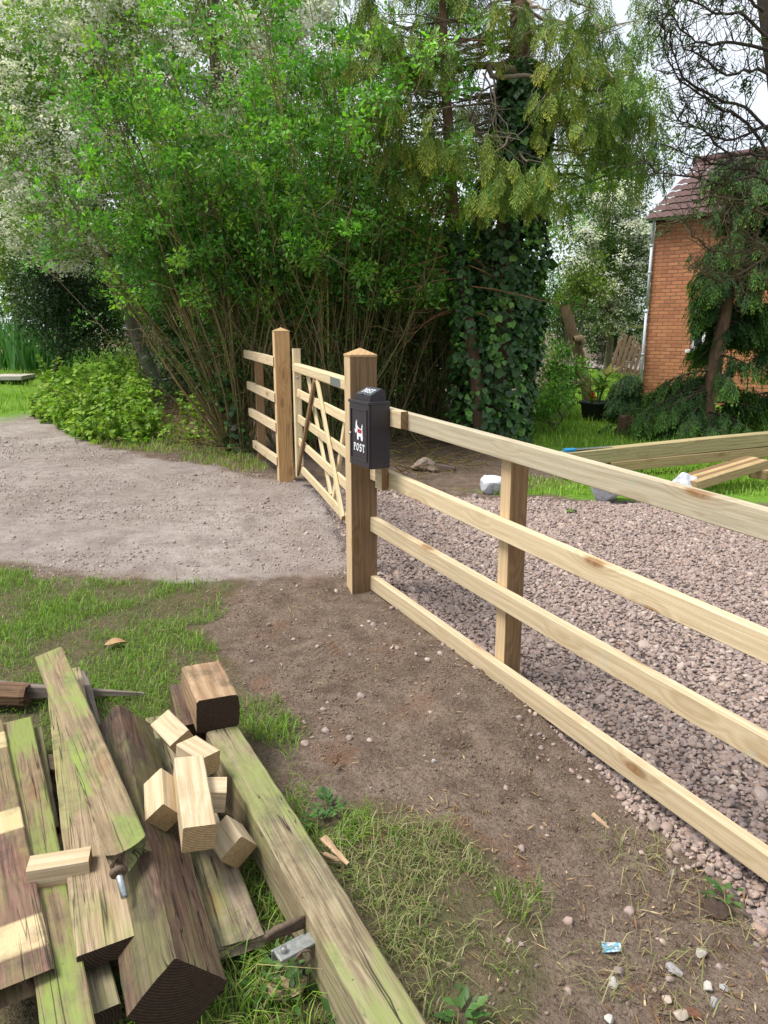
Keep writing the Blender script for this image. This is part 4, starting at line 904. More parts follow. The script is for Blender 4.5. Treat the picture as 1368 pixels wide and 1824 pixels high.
def dead_leaf(label, px, py, s, az, col):
    c = PG(px, py); n_ = 9; V = []; T = []
    for k in range(n_ + 1):
        u = k / n_; w = s * .36 * math.sin(math.pi * (u ** .8)) ; x = s * u; zc_ = .018 * math.sin(u * 3.0) + .01
        V += [(x, -w, zc_ + .014), (x, 0, zc_), (x, w, zc_ + .012)]
    F = [(3 * k + a, 3 * k + 3 + a, 3 * k + 4 + a, 3 * k + 1 + a) for k in range(n_) for a in (0, 1)]
    o = np_obj('dead_leaf', np.array(V), np.array(F), DL, np.tile(np.array(col), (len(V), 1)), None, True, Matrix.Translation((c.x, c.y, g1(c.x, c.y) + .004)) @ Matrix.Rotation(R(az), 4, 'Z'))
    o.modifiers.new('t', 'SOLIDIFY').thickness = .0006; return tag(o, label, 'dead leaf')
dead_leaf('curled tan dead leaf beside the mossy beam', 497, 1796, .075, 100, (.34, .25, .15))
dead_leaf('second tan dead leaf overlapping the curled one', 512, 1790, .075, 55, (.37, .28, .17))
dead_leaf('curled brown leaf lying on the grass behind the stack', 186, 1156, .11, 20, (.42, .27, .14))
dead_leaf('small fallen green leaf lying on the gravel', 1009, 914, .10, 10, (.10, .2, .03))
rock('white_chip', 'small white chip lying on the gravel behind the fence post', 'stone chip', 941, 1006, .045, .02, .014, plain('white_chip', (.55, .56, .58), .6, 0, .1), 63)
# dead stalks, twigs and bits strewn on the soil
LIT = leafmat('dry_litter', .1, .8, .1); L_ = Leaves()
for pp, dn, ln in (([(560, 1440), (900, 1420), (1100, 1400), (1350, 1620), (1400, 1900), (640, 1900), (560, 1560)], 1700, .032), ([(420, 1040), (640, 1060), (960, 1280), (1060, 1420), (560, 1400), (440, 1180)], 420, .022), ([(250, 1060), (420, 1050), (440, 1200), (250, 1200)], 300, .03), ([(380, 1500), (560, 1480), (640, 1700), (640, 1880), (380, 1880)], 700, .03)):
    x, y = poly_pts(wpoly(pp), dn, amp=.15); k = rng.random(len(x)) < np.clip(fbm(x, y, 2.6, 3, 14) * 3 - 1.0, .08, 1); x, y = x[k], y[k]; n_ = len(x)
    a = rng.uniform(0, 6.28, n_); d = np.stack([np.cos(a), np.sin(a), rng.normal(0, .15, n_)], -1)
    L_.add(np.stack([x, y, gz(x, y) + .006], -1), d, np.array([0, 0, 1.]), rng.lognormal(math.log(ln), .6, n_), rng.uniform(.002, .007, n_), mixcol(n_, [(.34, .25, .13), (.16, .085, .04), (.42, .34, .2), (.22, .12, .06), (.10, .055, .03)], .25))
tag(L_.build('litter', LIT), kind='stuff')
# broad-leaved weeds by the timber
wd = Leaves()
for px, py in ((505, 1730), (520, 1780), (470, 1770), (820, 1815), (1290, 1600), (610, 1850), (455, 1700), (230, 1780), (585, 1440), (565, 1465)):
    c = PG(px, py); n_ = 26; a = rng.uniform(0, 6.28, n_); r = rng.uniform(.0, .05, n_); d = np.stack([np.cos(a), np.sin(a), rng.uniform(.1, .9, n_)], -1)
    wd.add(np.stack([c.x + np.cos(a) * r, c.y + np.sin(a) * r, g1(c.x, c.y) + rng.uniform(.005, .05, n_)], -1), d, np.array([0, 0, 1.]), rng.uniform(.02, .045, n_), rng.uniform(.012, .026, n_), mixcol(n_, [(.07, .16, .03), (.10, .20, .05), (.05, .11, .03)]))
tag(wd.build('low_weeds', GRASS), kind='stuff')
# ================================================================ VEGETATION
BARK_STEM = barkmat('stem_bark', (.25, .205, .11), (.12, .095, .05), 2.0, .55)
BARK_GREY = barkmat('grey_bark', (.21, .185, .15), (.10, .082, .062), 1.5, .2)
BARK_RED = barkmat('reddish_bark', (.20, .125, .085), (.095, .055, .036), 1.5, .1)
BARK_DARK = barkmat('dark_twig_bark', (.075, .062, .05), (.04, .03, .028), 2.0, .12)
LEAF = leafmat('broad_leaf', .42, .42, .4); LEAF_SOFT = leafmat('soft_leaf', .4, .55, .25); LEAF_IVY = leafmat('ivy_leaf', .18, .42, .4); NEEDLE = leafmat('conifer_spray', .22, .6, .2)
PETAL = leafmat('white_petal', .42, .6, .15, 1.0, (1, 1.04, .8))
PRIVET = [(.11, .29, .028), (.175, .41, .045), (.065, .20, .028), (.27, .44, .055)]
def clump(Lv, C, r, n, ln, cols, up=.45, sq=.75, var=.14, g=rng, asp=.48):
    """n leaves round each centre"""
    C = np.asarray(C, float); m = len(C)
    o = g.normal(0, 1, (m, n, 3)); o *= (g.random((m, n, 1)) ** .33) / np.linalg.norm(o, axis=2, keepdims=True)
    o = o * (r[:, None, None] if hasattr(r, '__len__') else r) * np.array([1, 1, sq])
    p = (C[:, None, :] + o).reshape(-1, 3); d = nrm(nrm(o.reshape(-1, 3)) * .7 + g.normal(0, .6, (m * n, 3)) + np.array([0, 0, .1]))
    nn = nrm(g.normal(0, .55, (m * n, 3)) + np.array([0, 0, up + .3]))
    base = np.repeat(mixcol(m, cols, .24, g), n, axis=0); c = np.clip(base * (1 + g.normal(0, var, (m * n, 1))), .004, .9)
    l = ln * g.lognormal(0, .25, m * n); Lv.add(p, d, nn, l, l * asp * g.uniform(.8, 1.25, m * n), c)
def shrub(label, x, y, H, nst, spread, lean, seed, leaf=.060, cl=7, nl=50, big=5, low=.35, cols=PRIVET, back=False):
    g = np.random.default_rng(seed); root = thing('hedge_shrub', label, 'shrub', (x, y, g1(x, y)), 0, 'overgrown hedge shrubs behind the gate')
    St, Lm, Lv = Tubes(), [], Leaves(); C = []; Cl = []
    for k in range(nst + big):
        th = k >= nst; a = g.uniform(0, 6.28); q = spread * math.sqrt(g.random()) * (.45 if th else 1)
        b = np.array([x + q * math.cos(a), y + q * math.sin(a) * .7, g1(x, y) - .05])
        d = np.array([lean[0] * .3 + g.normal(0, .16) + math.cos(a) * .16, lean[1] * .3 + g.normal(0, .12) + math.sin(a) * .12, 1.0])
        h = H * g.uniform(.6, 1.05); n_ = 9
        if g.random() < .14 and not th: d = d * np.array([1.9, 1.5, .95]); d[0] = np.clip(d[0], -.6, .6); h *= .8
        p = wander(b, d, h, n_, .075 if not th else .06, .012, g)
        tt = np.linspace(0, 1, n_ + 1)[:, None]; p = p + np.array([lean[0], lean[1], 0]) * h * tt ** 1.7 * .95
        r0 = g.uniform(.018, .034) if th else g.lognormal(math.log(.0085), .4)
        col = mixcol(1, [(1.0, 1.0, 1.0), (1.25, 1.15, .9), (.7, .75, .6), (1.5, 1.35, 1.05)], .1, g)[0] if False else np.array([[1, 1, 1], [1.05, 1.15, .7], [1.2, 1.05, .9]][g.integers(0, 3)]) * g.choice([.55, .85, 1.1, 1.75])
        if th:
            t_ = Tubes(); t_.add(p, np.linspace(r0, r0 * .3, n_ + 1), 7, col); Lm.append(t_)
        else: St.add(p, np.linspace(r0, r0 * .35, n_ + 1), 4, col)
        # side twigs carry the leaf clusters
        for t in g.uniform(.42, 1.0, cl if not th else cl + 3):
            i = t * n_; i0 = min(int(i), n_ - 1); s = p[i0] + (p[i0 + 1] - p[i0]) * (i - i0)
            dd = g.normal(0, 1, 3) + np.array([0, -.25 if not back else 0, .5]); e = s + nrm(dd) * g.uniform(.12, .5)
            St.add(np.array([s, (s + e) / 2 + g.normal(0, .03, 3), e]), [.005, .004, .002], 3, np.array([1, 1, 1.]) * g.uniform(.8, 1.4))
            C.append(e)
        for _ in range(g.poisson(low * 1.6)):
            t = g.uniform(.10, .48); i0 = int(t * n_); q_ = p[i0] + g.normal(0, .06, 3)
            if q_[2] > .75 or seed != 11: Cl.append(q_)
        for _ in range(2 if not th else 3):          # bare crossing twigs low down
            t = g.uniform(.08, .7); i0 = min(int(t * n_), n_ - 1); L = g.uniform(.3, .9); w_ = wander(p[i0], np.array([g.normal(0, .8), g.normal(-.1, .5), g.uniform(.1, 1)]), L, 4, .2, .02, g)
            St.add(w_, np.linspace(.0045, .002, 5), 3, np.array([1.15, 1.05, .9]) * g.uniform(.6, 1.6))
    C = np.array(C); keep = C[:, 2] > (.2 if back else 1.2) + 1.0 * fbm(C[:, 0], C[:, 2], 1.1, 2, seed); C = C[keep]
    tone = np.clip((C[:, 2] - 1.6) / 3.2, 0, 1)  # higher clumps brighter, lower ones darker: daylight put into the leaf colour
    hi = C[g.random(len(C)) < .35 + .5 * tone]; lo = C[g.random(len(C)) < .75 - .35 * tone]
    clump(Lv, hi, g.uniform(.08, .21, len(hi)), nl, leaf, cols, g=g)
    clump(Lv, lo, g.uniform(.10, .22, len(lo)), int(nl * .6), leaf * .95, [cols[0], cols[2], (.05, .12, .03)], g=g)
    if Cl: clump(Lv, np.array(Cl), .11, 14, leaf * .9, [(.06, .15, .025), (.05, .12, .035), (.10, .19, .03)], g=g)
    s = St.build('stems', BARK_STEM, root); s['kind'] = 'stuff'
    for t_ in Lm: t_.build('limb', BARK_STEM, root)
    Lv.build('foliage', LEAF, root); return root
shrub('hedge shrub left of the short fence panel, with a mossy clustered base', -1.95, 9.75, 4.8, 84, .22, (-.15, -.02), 11, low=1.8, big=10, cl=7)
shrub('hedge shrub directly behind the tall orange gate post', -.95, 10.1, 5.6, 85, .60, (-.10, -.02), 12, cl=9, low=1.7)
shrub('hedge shrub behind the middle of the gate', -.30, 10.9, 5.0, 85, .60, (-.08, -.02), 13, cl=9, low=1.6)
shrub('hedge shrub right of the post box, beside the ivy', .60, 12.6, 3.9, 95, .50, (-.10, .0), 14, low=1.6, cl=7)
shrub('hedge shrub by the black edging, leaning towards the lane', -3.75, 15.8, 3.7, 75, .7, (-.08, -.03), 15, cl=7)
shrub('hedge shrub furthest along the lane, behind the nettles', -5.9, 20.0, 3.0, 70, .8, (-.02, .0), 16, cl=8, low=.7)
shrub('dense hedge shrub filling the back behind the tall gate post', -1.5, 12.1, 5.6, 80, 1.0, (-.05, .0), 17, cl=8, leaf=.06, nl=50, back=True)
shrub('dense hedge shrub filling the back behind the post box', .5, 12.9, 4.2, 80, 1.0, (.0, .0), 18, cl=8, leaf=.06, nl=50, back=True)
def tree(name, label, cat, base, crown, rad, ncl, nl, leaf, cols, seed, cr=(.3, .6), trunk_r=.16, bark=None, mat=None, blossom=0, group=None, carve=.42, limbs=14, up=.5, asp=.5, bl_r=.10, bl_n=16, bl_s=.03, lowcut=-9):
    g = np.random.default_rng(seed); base = np.array(base, float); crown = np.array(crown, float); rad = np.array(rad, float)
    root = thing(name, label, cat, tuple(base), 0, group)
    d = nrm(g.normal(0, 1, (ncl * 3, 3))); C = crown + d * rad * (g.random((ncl * 3, 1)) ** .45)
    nz = fbm(C[:, 0] * 1.0 + C[:, 1] * .6, C[:, 2] * 1.1 + C[:, 1] * .3, 1.6 / max(rad.min(), .8), 3, seed); C = C[(nz > carve) & (C[:, 2] > lowcut)][:ncl]
    Tk = Tubes(); top = crown + np.array([0, 0, rad[2] * .2]); n_ = 9
    ts = np.linspace(0, 1, n_ + 1)[:, None]; p = base + (top - base) * ts + np.cumsum(g.normal(0, .05, (n_ + 1, 3)), 0) * (ts > 0); Tk.add(p, np.linspace(trunk_r, trunk_r * .3, n_ + 1), 9)
    Tk.build('trunk', bark or BARK_GREY, root)
    Tl = Tubes()
    for k in range(limbs):
        e = C[g.integers(0, len(C))]; i = int(np.clip(n_ * (.25 + .55 * g.random()), 1, n_ - 1)); s = p[i]; mid = (s + e) / 2 + np.array([0, 0, .12 * np.linalg.norm(e - s)]) + g.normal(0, .12, 3)
        r = trunk_r * g.uniform(.22, .4); q = np.array([s, s * .55 + mid * .45, mid, mid * .4 + e * .6, e]) + g.normal(0, .03, (5, 3)); Tl.add(q, np.linspace(r, .012, 5), 6)
        for _ in range(4):
            e2 = C[np.argmin(np.linalg.norm(C - e - g.normal(0, .7, 3), axis=1))]; Tl.add(np.array([mid, (mid + e2) / 2 + g.normal(0, .1, 3), e2]), [r * .4, r * .25, .006], 4)
    if limbs: Tl.build('limbs', bark or BARK_GREY, root)
    Lv = Leaves(); clump(Lv, C, g.uniform(cr[0], cr[1], len(C)), nl, leaf, cols, up=up, g=g, asp=asp); Lv.build('crown', mat or LEAF, root)
    if blossom:
        B = Leaves(); out = nrm((C - crown) / rad); k = (np.linalg.norm((C - crown) / rad, axis=1) > .45); Cc = C[k]; n = blossom
        j = g.integers(0, len(Cc), n); rr = g.uniform(cr[0], cr[1], n)[:, None] * 1.1; dd = nrm(g.normal(0, .8, (n, 3)) + nrm((Cc[j] - crown)) * .9 + np.array([0, -.2, .5]))
        S = Cc[j] + dd * rr; clump(B, S, bl_r * g.lognormal(0, .3, n), bl_n, bl_s, [(.86, .87, .77), (.88, .88, .81), (.72, .77, .55)], up=2.2, var=.05, g=g, asp=.95, sq=.55); B.build('blossom', PETAL, root)
    return root
HAWL = [(.18, .33, .045), (.25, .41, .06), (.13, .25, .04), (.31, .43, .08)]
def at(px, py, D): return tuple(PD(px, py, D))
def base_of(px, D): q = PD(px, 700, D); return (q.x, D, g1(q.x, D) - .1)
HG = 'hawthorns in white blossom'
tree('hawthorn', 'largest blossoming hawthorn at upper left behind the hedge', 'hawthorn', base_of(290, 16.5), at(120, 190, 16), (3.6, 2.3, 3.3), 820, 85, .066, HAWL, 201, (.25, .5), .16, blossom=4600, group=HG, limbs=22, bl_n=24, bl_s=.046, bl_r=.13, lowcut=3.0)
tree('hawthorn', 'hawthorn with blossom above the hedge, right of the largest hawthorn', 'hawthorn', base_of(360, 16.2), at(400, 30, 16), (2.6, 2, 2.6), 300, 70, .062, HAWL, 202, (.25, .5), .14, blossom=2800, group=HG, bl_n=24, bl_s=.046, bl_r=.13)
tree('hawthorn', 'distant blossoming hawthorn beside the house corner', 'hawthorn', base_of(1075, 25), at(1088, 470, 24), (1.35, 1.2, 2.1), 260, 70, .075, [(.06, .12, .025), (.09, .16, .03), (.04, .085, .02)], 203, (.25, .42), .14, blossom=800, group=HG, carve=.34, bl_s=.05, bl_r=.15, bl_n=18)
LIME = [(.19, .30, .035), (.25, .36, .05), (.15, .25, .035), (.28, .36, .07)]
tree('lime_green_tree', 'bright yellow-green tree at the far upper left corner', 'tree', base_of(-40, 24), at(-10, 120, 24), (4.2, 3, 6.0), 520, 60, .11, LIME, 204, (.4, .8), .2, mat=LEAF_SOFT, carve=.40)
tree('lime_green_tree', 'low yellow-green tree along the lane, below the far corner tree', 'tree', base_of(30, 27), at(30, 410, 27), (3.0, 3, 3.0), 330, 60, .10, LIME, 205, (.4, .7), .15, mat=LEAF_SOFT, carve=.38)
DK = [(.026, .064, .020), (.04, .09, .026), (.018, .045, .016), (.055, .115, .03)]
tree('dark_evergreen', 'dark glossy evergreen between the lane and the hedge', 'evergreen', base_of(105, 19), at(125, 515, 19), (1.4, 1.3, 1.85), 420, 70, .075, DK, 206, (.25, .42), .14, bark=BARK_DARK, mat=LEAF_IVY, carve=.30)
tree('round_tree', 'yellow-green tree in sunlight behind the cypress, left of the roof', 'tree', base_of(1065, 33), at(1075, 290, 32), (2.9, 2.4, 4.6), 230, 60, .13, LIME[:2] + [(.10, .20, .04)], 207, (.4, .7), .16, mat=LEAF_SOFT, carve=.46)
tree('round_tree', 'grey-green tree beyond the hawthorn beside the house', 'tree', base_of(1120, 36), at(1110, 430, 36), (3.2, 2.4, 4.4), 240, 60, .13, [(.14, .20, .08), (.17, .23, .10), (.10, .16, .06)], 208, (.4, .7), .16, carve=.44)
tree('dark_shrub', 'dark shrub behind the leaning slatted gate', 'shrub', base_of(1095, 27.5), at(1088, 545, 27.5), (2.2, 1.1, 2.3), 360, 60, .085, DK + [(.05, .11, .03)], 209, (.25, .45), .08, bark=BARK_DARK, carve=.30)
tree('dark_shrub', 'dark green shrub behind the leaning cut trunk', 'shrub', base_of(1010, 21), at(1000, 560, 21), (.8, .8, 1.7), 90, 55, .075, PRIVET[:3] + DK[:2], 210, (.25, .45), .06, carve=.42)
DKH = [(.030, .075, .022), (.045, .105, .028), (.02, .05, .018)]
for k, (x_, y_, w_, h_) in enumerate(((-3.1, 14.2, 1.3, 2.4), (-1.4, 13.8, 1.5, 3.2), (.4, 14.2, 1.5, 3.0), (2.0, 14.6, 1.0, 2.6))):
    tree('dark_shrub', ['dark shrub deep behind the hedge near the black edging', 'dark shrub deep behind the hedge, in line with the far gate post', 'dark shrub deep behind the hedge, in line with the post box', 'dark shrub behind the ivy-covered trunk'][k], 'shrub', (x_, y_, -.05), (x_, y_, h_ * .62), (w_, .8, h_ * .62), 300, 60, .08, DKH, 220 + k, (.2, .4), .05, bark=BARK_DARK, carve=.12)
# the far wood that closes the view behind the hedge and the lane
g = np.random.default_rng(300); n = 2400; a = g.uniform(-.62, .62, n); r = g.uniform(36, 58, n); hgt = 3.5 + 3.2 * fbm(a * 14, r * .02, 1, 3, 5)
x, y = np.sin(a) * r, np.cos(a) * r; zz = g.random(n) ** .8 * hgt; k = ~((x > 5) & (y < 40)); k &= ~((x > 7.5) & (zz > 2.2) & (g.random(n) < .55))
Lv = Leaves(); clump(Lv, np.stack([x, y, zz], -1)[k], g.uniform(.5, 1.1, k.sum()), 42, .20, [(.08, .17, .035), (.12, .22, .04), (.05, .11, .03), (.17, .26, .06)], g=g)
tag(Lv.build('far_wood', LEAF_SOFT), kind='stuff')

# ---------------------------------------------------------------- cypress with drooping sprays
def spray(Lv, p0, d0, L, g, col, tip, n_=9, wid=.30, droop=.55, sub=3, es=.055):
    p = np.array(p0, float); d = nrm(np.array(d0, float)); S = nrm(np.cross(d, [0, 0, 1.]) + 1e-4); pts = []; ds = []
    for k in range(n_):
        d = nrm(d + np.array([0, 0, -droop / n_ * 1.6]) + g.normal(0, .06, 3)); p = p + d * L / n_; pts.append(p.copy()); ds.append(d.copy())
    C, D, T, Ln = [], [], [], []
    for k in range(n_):
        u = (k + .5) / n_; w = wid * L * math.sin(math.pi * min(1, .25 + .75 * u)) * (1.1 - .5 * u)
        for sgn in (-1, 1):
            e = nrm(ds[k] * .75 + S * sgn * .75 + np.array([0, 0, -.25])); m = max(1, int(sub * w / (wid * L) + .5))
            for q in range(m + 1):
                C.append(pts[k] + e * w * q / (m + 1)); D.append(nrm(e + g.normal(0, .25, 3) + np.array([0, 0, -.25]))); t = np.clip(.25 + .75 * u * (q + 1) / (m + 1), 0, 1); T.append(col * (1 - t) + tip * t); Ln.append(es * g.uniform(.7, 1.4))
        C.append(pts[k] - ds[k] * L / n_); D.append(ds[k]); T.append(col); Ln.append(L / n_ * 1.3)
    N = nrm(np.cross(S, np.array(D)) + g.normal(0, .3, (len(D), 3))); Ln = np.array(Ln)
    Lv.add(np.array(C), np.array(D), N, Ln, Ln * .36, np.clip(np.array(T) * (1 + g.normal(0, .1, (len(T), 1))), .004, .9), .1)
g = np.random.default_rng(400)
cyp = thing('cypress', 'tall cypress with drooping yellow-green sprays beside the drive', 'cypress', (1.70, 10.95, 0))
def trunkline(pp, D): return np.array([tuple(PD(a, b, D)) for a, b in pp])
tp = trunkline([(868, 790), (874, 740), (888, 600), (900, 480), (910, 340), (920, 220), (925, 120), (927, 0), (930, -160)], 10.95)
T = Tubes(); T.add(tp, [.25, .21, .19, .175, .165, .155, .145, .13, .10], 12); T.build('trunk', BARK_RED, cyp)
Bt, Lv = Tubes(), Leaves()
def limb(p0, p1, r, sag=.15, k=6, tubes=None, col=None):
    p0, p1 = np.array(p0), np.array(p1); t = np.linspace(0, 1, k + 1)[:, None]; L = np.linalg.norm(p1 - p0)
    q = p0 + (p1 - p0) * t + np.array([0, 0, -1.]) * sag * L * np.sin(t * math.pi) + g.normal(0, .025, (k + 1, 3)) * (t > 0); (tubes or Bt).add(q, np.linspace(r, r * .25, k + 1), 6, col); return q
def on_trunk(py): i = np.interp(py, [-160, 0, 120, 220, 340, 480, 600, 740, 790], range(8, -1, -1)); i0 = int(min(i, 7)); return tp[i0] + (tp[i0 + 1] - tp[i0]) * (i - i0)
GREENC, YEL = np.array([.085, .17, .028]), np.array([.50, .46, .05])
def sprayset(px, py, D, n, spread, L, yel, hang=1.0):
    c = np.array(PD(px, py, D))
    for _ in range(n):
        p = c + g.normal(0, 1, 3) * np.array([spread, spread, spread * .35]); a = g.uniform(0, 6.28); d = np.array([math.cos(a) * .6, math.sin(a) * .6 - .2, -.15 - .6 * g.random()])
        y_ = np.clip(yel + g.normal(0, .25), 0, 1); tip = GREENC * 1.7 * (1 - y_) + YEL * y_
        spray(Lv, p, d, L * g.uniform(.7, 1.3), g, GREENC * g.uniform(.6, 1.3), tip, droop=1.15 * hang, es=.034, wid=.44, sub=6, n_=11)
    return c
sets = [(600, 85, 10.4, 5, .55), (640, 110, 10.3, 7, .5), (692, 62, 10.8, 8, .55), (676, 155, 10.2, 9, .6), (702, 195, 10.1, 9, .6), (742, 40, 11, 8, .5), (765, 85, 10.9, 7, .35), (664, 215, 10.3, 7, .35), (724, 250, 10.3, 8, .5), (765, 255, 10.5, 8, .5), (800, 262, 10.4, 8, .6), (834, 245, 10.4, 8, .55), (868, 20, 11, 7, .4), (850, 62, 11, 5, .5), (880, 285, 10.2, 10, .45), (903, 318, 10.0, 10, .4), (940, 300, 10.1, 10, .5), (962, 335, 10.2, 8, .35), (866, 345, 10.1, 7, .35), (990, 62, 11, 8, .6), (1012, 118, 10.9, 10, .7), (980, 172, 10.8, 9, .6), (1000, 225, 10.7, 10, .6), (1042, 160, 11.0, 9, .45), (1085, 120, 11.4, 8, .2), (1062, 212, 11.2, 9, .3), (1100, 195, 11.5, 8, .25), (1132, 178, 11.6, 7, .15), (1160, 222, 11.8, 7, .15), (1082, 272, 11.4, 9, .2), (1130, 265, 11.6, 9, .2), (1170, 292, 11.8, 7, .1), (1022, 282, 11.0, 9, .3), (980, 30, 11.2, 8, .5), (1050, 32, 11.4, 8, .3), (1120, 62, 11.7, 7, .15), (1165, 35, 12, 6, .1), (1040, 82, 11.2, 8, .45), (735, 318, 10.4, 6, .3), (782, 292, 10.4, 6, .45), (705, 300, 10.5, 5, .3), (1105, 330, 11.5, 5, .2), (1000, 345, 11, 6, .2), (820, 120, 12.2, 6, .3), (940, 20, 12, 8, .2), (800, 20, 12.2, 8, .3), (900, 160, 12.5, 8, .0), (880, 220, 12.4, 6, .0), (830, 190, 12.6, 6, .1), (950, 230, 12.3, 8, .0), (760, 170, 11.4, 6, .35), (960, 130, 11.6, 7, .4), (1090, 240, 11.5, 6, .2), (720, 110, 11, 7, .45), (1075, 60, 11.5, 7, .2), (660, 30, 11.4, 6, .4)]
sets += [(g.uniform(620, 1175), g.uniform(-60, 250), g.uniform(10.9, 12.2), 8, g.uniform(0, .45)) for _ in range(26)] + [(g.uniform(600, 780), g.uniform(-40, 300), g.uniform(10.6, 11.3), 8, g.uniform(.1, .6)) for _ in range(16)]
ends = []
for px, py, D, n_, yl in sets:
    ends.append((px, py, sprayset(px, py, D - .75, int(n_ * 1.9), .17, .36, yl)))
for px, py, c in ends:
    s = on_trunk(np.clip(py - 20 + g.normal(0, 25), -160, 330)); q = limb(s, c + np.array([0, 0, .08]), g.uniform(.012, .028), .06, 7, None, np.array([1, .95, .85]) * g.uniform(.6, 1.5))
    for _ in range(5): 
        i = g.integers(2, 7); L = g.uniform(.3, .8); Bt.add(wander(q[i], np.array([g.normal(0, .6), g.normal(-.1, .5), -.5 * g.random() + .05]), L, 5, .22, -.06, g), np.linspace(.008, .0025, 6), 4, np.array([1.2, 1.15, 1.1]) * g.uniform(.7, 2.0))
# the bent limb low on the trunk, with bare grey hanging shoots
bl = trunkline([(925, 128), (880, 118), (850, 116), (800, 130), (760, 128), (715, 112)], 10.6); Bt.add(bl, [.06, .052, .042, .03, .02, .012], 8, (1.0, 1.05, .75))
b2 = trunkline([(870, 118), (876, 135), (900, 138), (935, 134), (965, 138), (985, 124), (1010, 100)], 10.4); Bt.add(b2, [.04, .036, .03, .025, .018, .012, .008], 8, (1.5, 1.45, 1.35))
for a, b in (((868, 122), (846, 215)), ((878, 138), (874, 225)), ((880, 138), (878, 272)), ((818, 130), (818, 205)), ((960, 138), (946, 200)), ((846, 150), (838, 240)), ((860, 130), (905, 250))):
    s, e = np.array(PD(*a, 10.4)), np.array(PD(*b, 10.3)); t = np.linspace(0, 1, 6)[:, None]; Bt.add(s + (e - s) * t + g.normal(0, .03, (6, 3)) * (t > 0), np.linspace(.013, .005, 6), 5, (1.9, 1.85, 1.75))
    for _ in range(4): i = g.random(); Bt.add(wander(s + (e - s) * (.3 + .6 * i), np.array([g.normal(0, .7), -.1, -.7]), g.uniform(.2, .5), 4, .2, 0, g), np.linspace(.006, .002, 5), 4, (1.8, 1.75, 1.6))
Bt.build('branches', BARK_GREY, cyp); Lv.build('foliage', NEEDLE, cyp)
# slender leaning stem in front of it
ls = thing('leaning_tree', 'slender bare-trunked tree leaning beside the ivy-covered trunk', 'tree', tuple(PD(856, 790, 10.4)))
T = Tubes(); lp = trunkline([(858, 800), (850, 690), (832, 560), (822, 470), (808, 400), (803, 320), (800, 250), (794, 150), (790, 60), (786, -60)], 10.4); T.add(lp, [.11, .095, .085, .08, .085, .075, .065, .06, .05, .04], 10); T.build('trunk', BARK_RED, ls)
T = Tubes()
for k in range(46):
    i = g.integers(2, 8); u = g.random(); s = lp[i] + (lp[i + 1] - lp[i]) * u; sx = -1 if g.random() < .8 else 1
    q = wander(s, np.array([sx * 1.0, g.normal(-.25, .35), g.uniform(-.25, .35)]), g.uniform(.5, 1.5), 7, .14, -.03, g); T.add(q, np.linspace(.011, .003, 8), 4, np.array([1.2, 1.0, .8]) * g.uniform(.8, 1.7))
    for _ in range(3): j = g.integers(2, 7); T.add(wander(q[j], np.array([sx * .7, g.normal(-.2, .5), g.normal(-.2, .5)]), g.uniform(.2, .5), 4, .2, -.05, g), np.linspace(.005, .002, 5), 3, np.array([1.2, 1.0, .8]) * g.uniform(.8, 1.7))
T.build('dead_branches', BARK_RED, ls)
# ---------------------------------------------------------------- ivy
def ivy(label, line, r0, n, seed, cols, size=.085, zmax=None, hollow=.25, parent=None):
    g = np.random.default_rng(seed); Lv = Leaves(); line = np.array(line); u = g.random(n) * (len(line) - 1); i = np.minimum(u.astype(int), len(line) - 2); c = line[i] + (line[i + 1] - line[i]) * (u - i)[:, None]
    a = g.uniform(0, 6.28, n); rr = np.interp(u, range(len(line)), r0) * (1 - hollow * g.random(n) ** 2) * (.75 + .5 * fbm(a * 1.2 + 3, c[:, 2] * 1.6, 1, 3, seed))
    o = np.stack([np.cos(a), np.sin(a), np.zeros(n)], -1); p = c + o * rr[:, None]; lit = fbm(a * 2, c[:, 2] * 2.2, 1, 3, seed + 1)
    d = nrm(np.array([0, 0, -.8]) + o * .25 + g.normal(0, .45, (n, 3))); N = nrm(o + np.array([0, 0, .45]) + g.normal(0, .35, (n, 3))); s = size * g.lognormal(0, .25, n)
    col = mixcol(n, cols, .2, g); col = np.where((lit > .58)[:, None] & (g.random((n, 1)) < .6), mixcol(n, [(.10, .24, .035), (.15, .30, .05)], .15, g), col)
    Lv.add(p, d, N, s, s * 1.05, col, .12); Lv.add(p, nrm(d + nrm(np.cross(d, N)) * .95), N, s * .72, s * .5, col, .1); Lv.add(p, nrm(d - nrm(np.cross(d, N)) * .95), N, s * .72, s * .5, col, .1)
    return tag(Lv.build('ivy', LEAF_IVY), label, 'ivy')
IVYC = [(.032, .085, .022), (.048, .12, .03), (.020, .056, .018), (.06, .15, .032)]
ivy('dense dark ivy covering the thick cypress trunk', tp[:7] + np.array([.03, -.1, 0]), [.50, .56, .58, .52, .50, .40, .26], 7600, 501, IVYC)
ivy('ivy climbing the foot of the slender leaning tree', lp[:5] + np.array([-.05, -.05, 0]), [.42, .34, .16, .13, .09], 900, 502, IVYC)
ivy('ivy around the mossy foot of the hedge shrub left of fence', trunkline([(425, 815), (420, 760), (400, 700), (395, 660)], 9.6), [.17, .15, .12, .08], 260, 503, IVYC + [(.06, .14, .03)], .06)

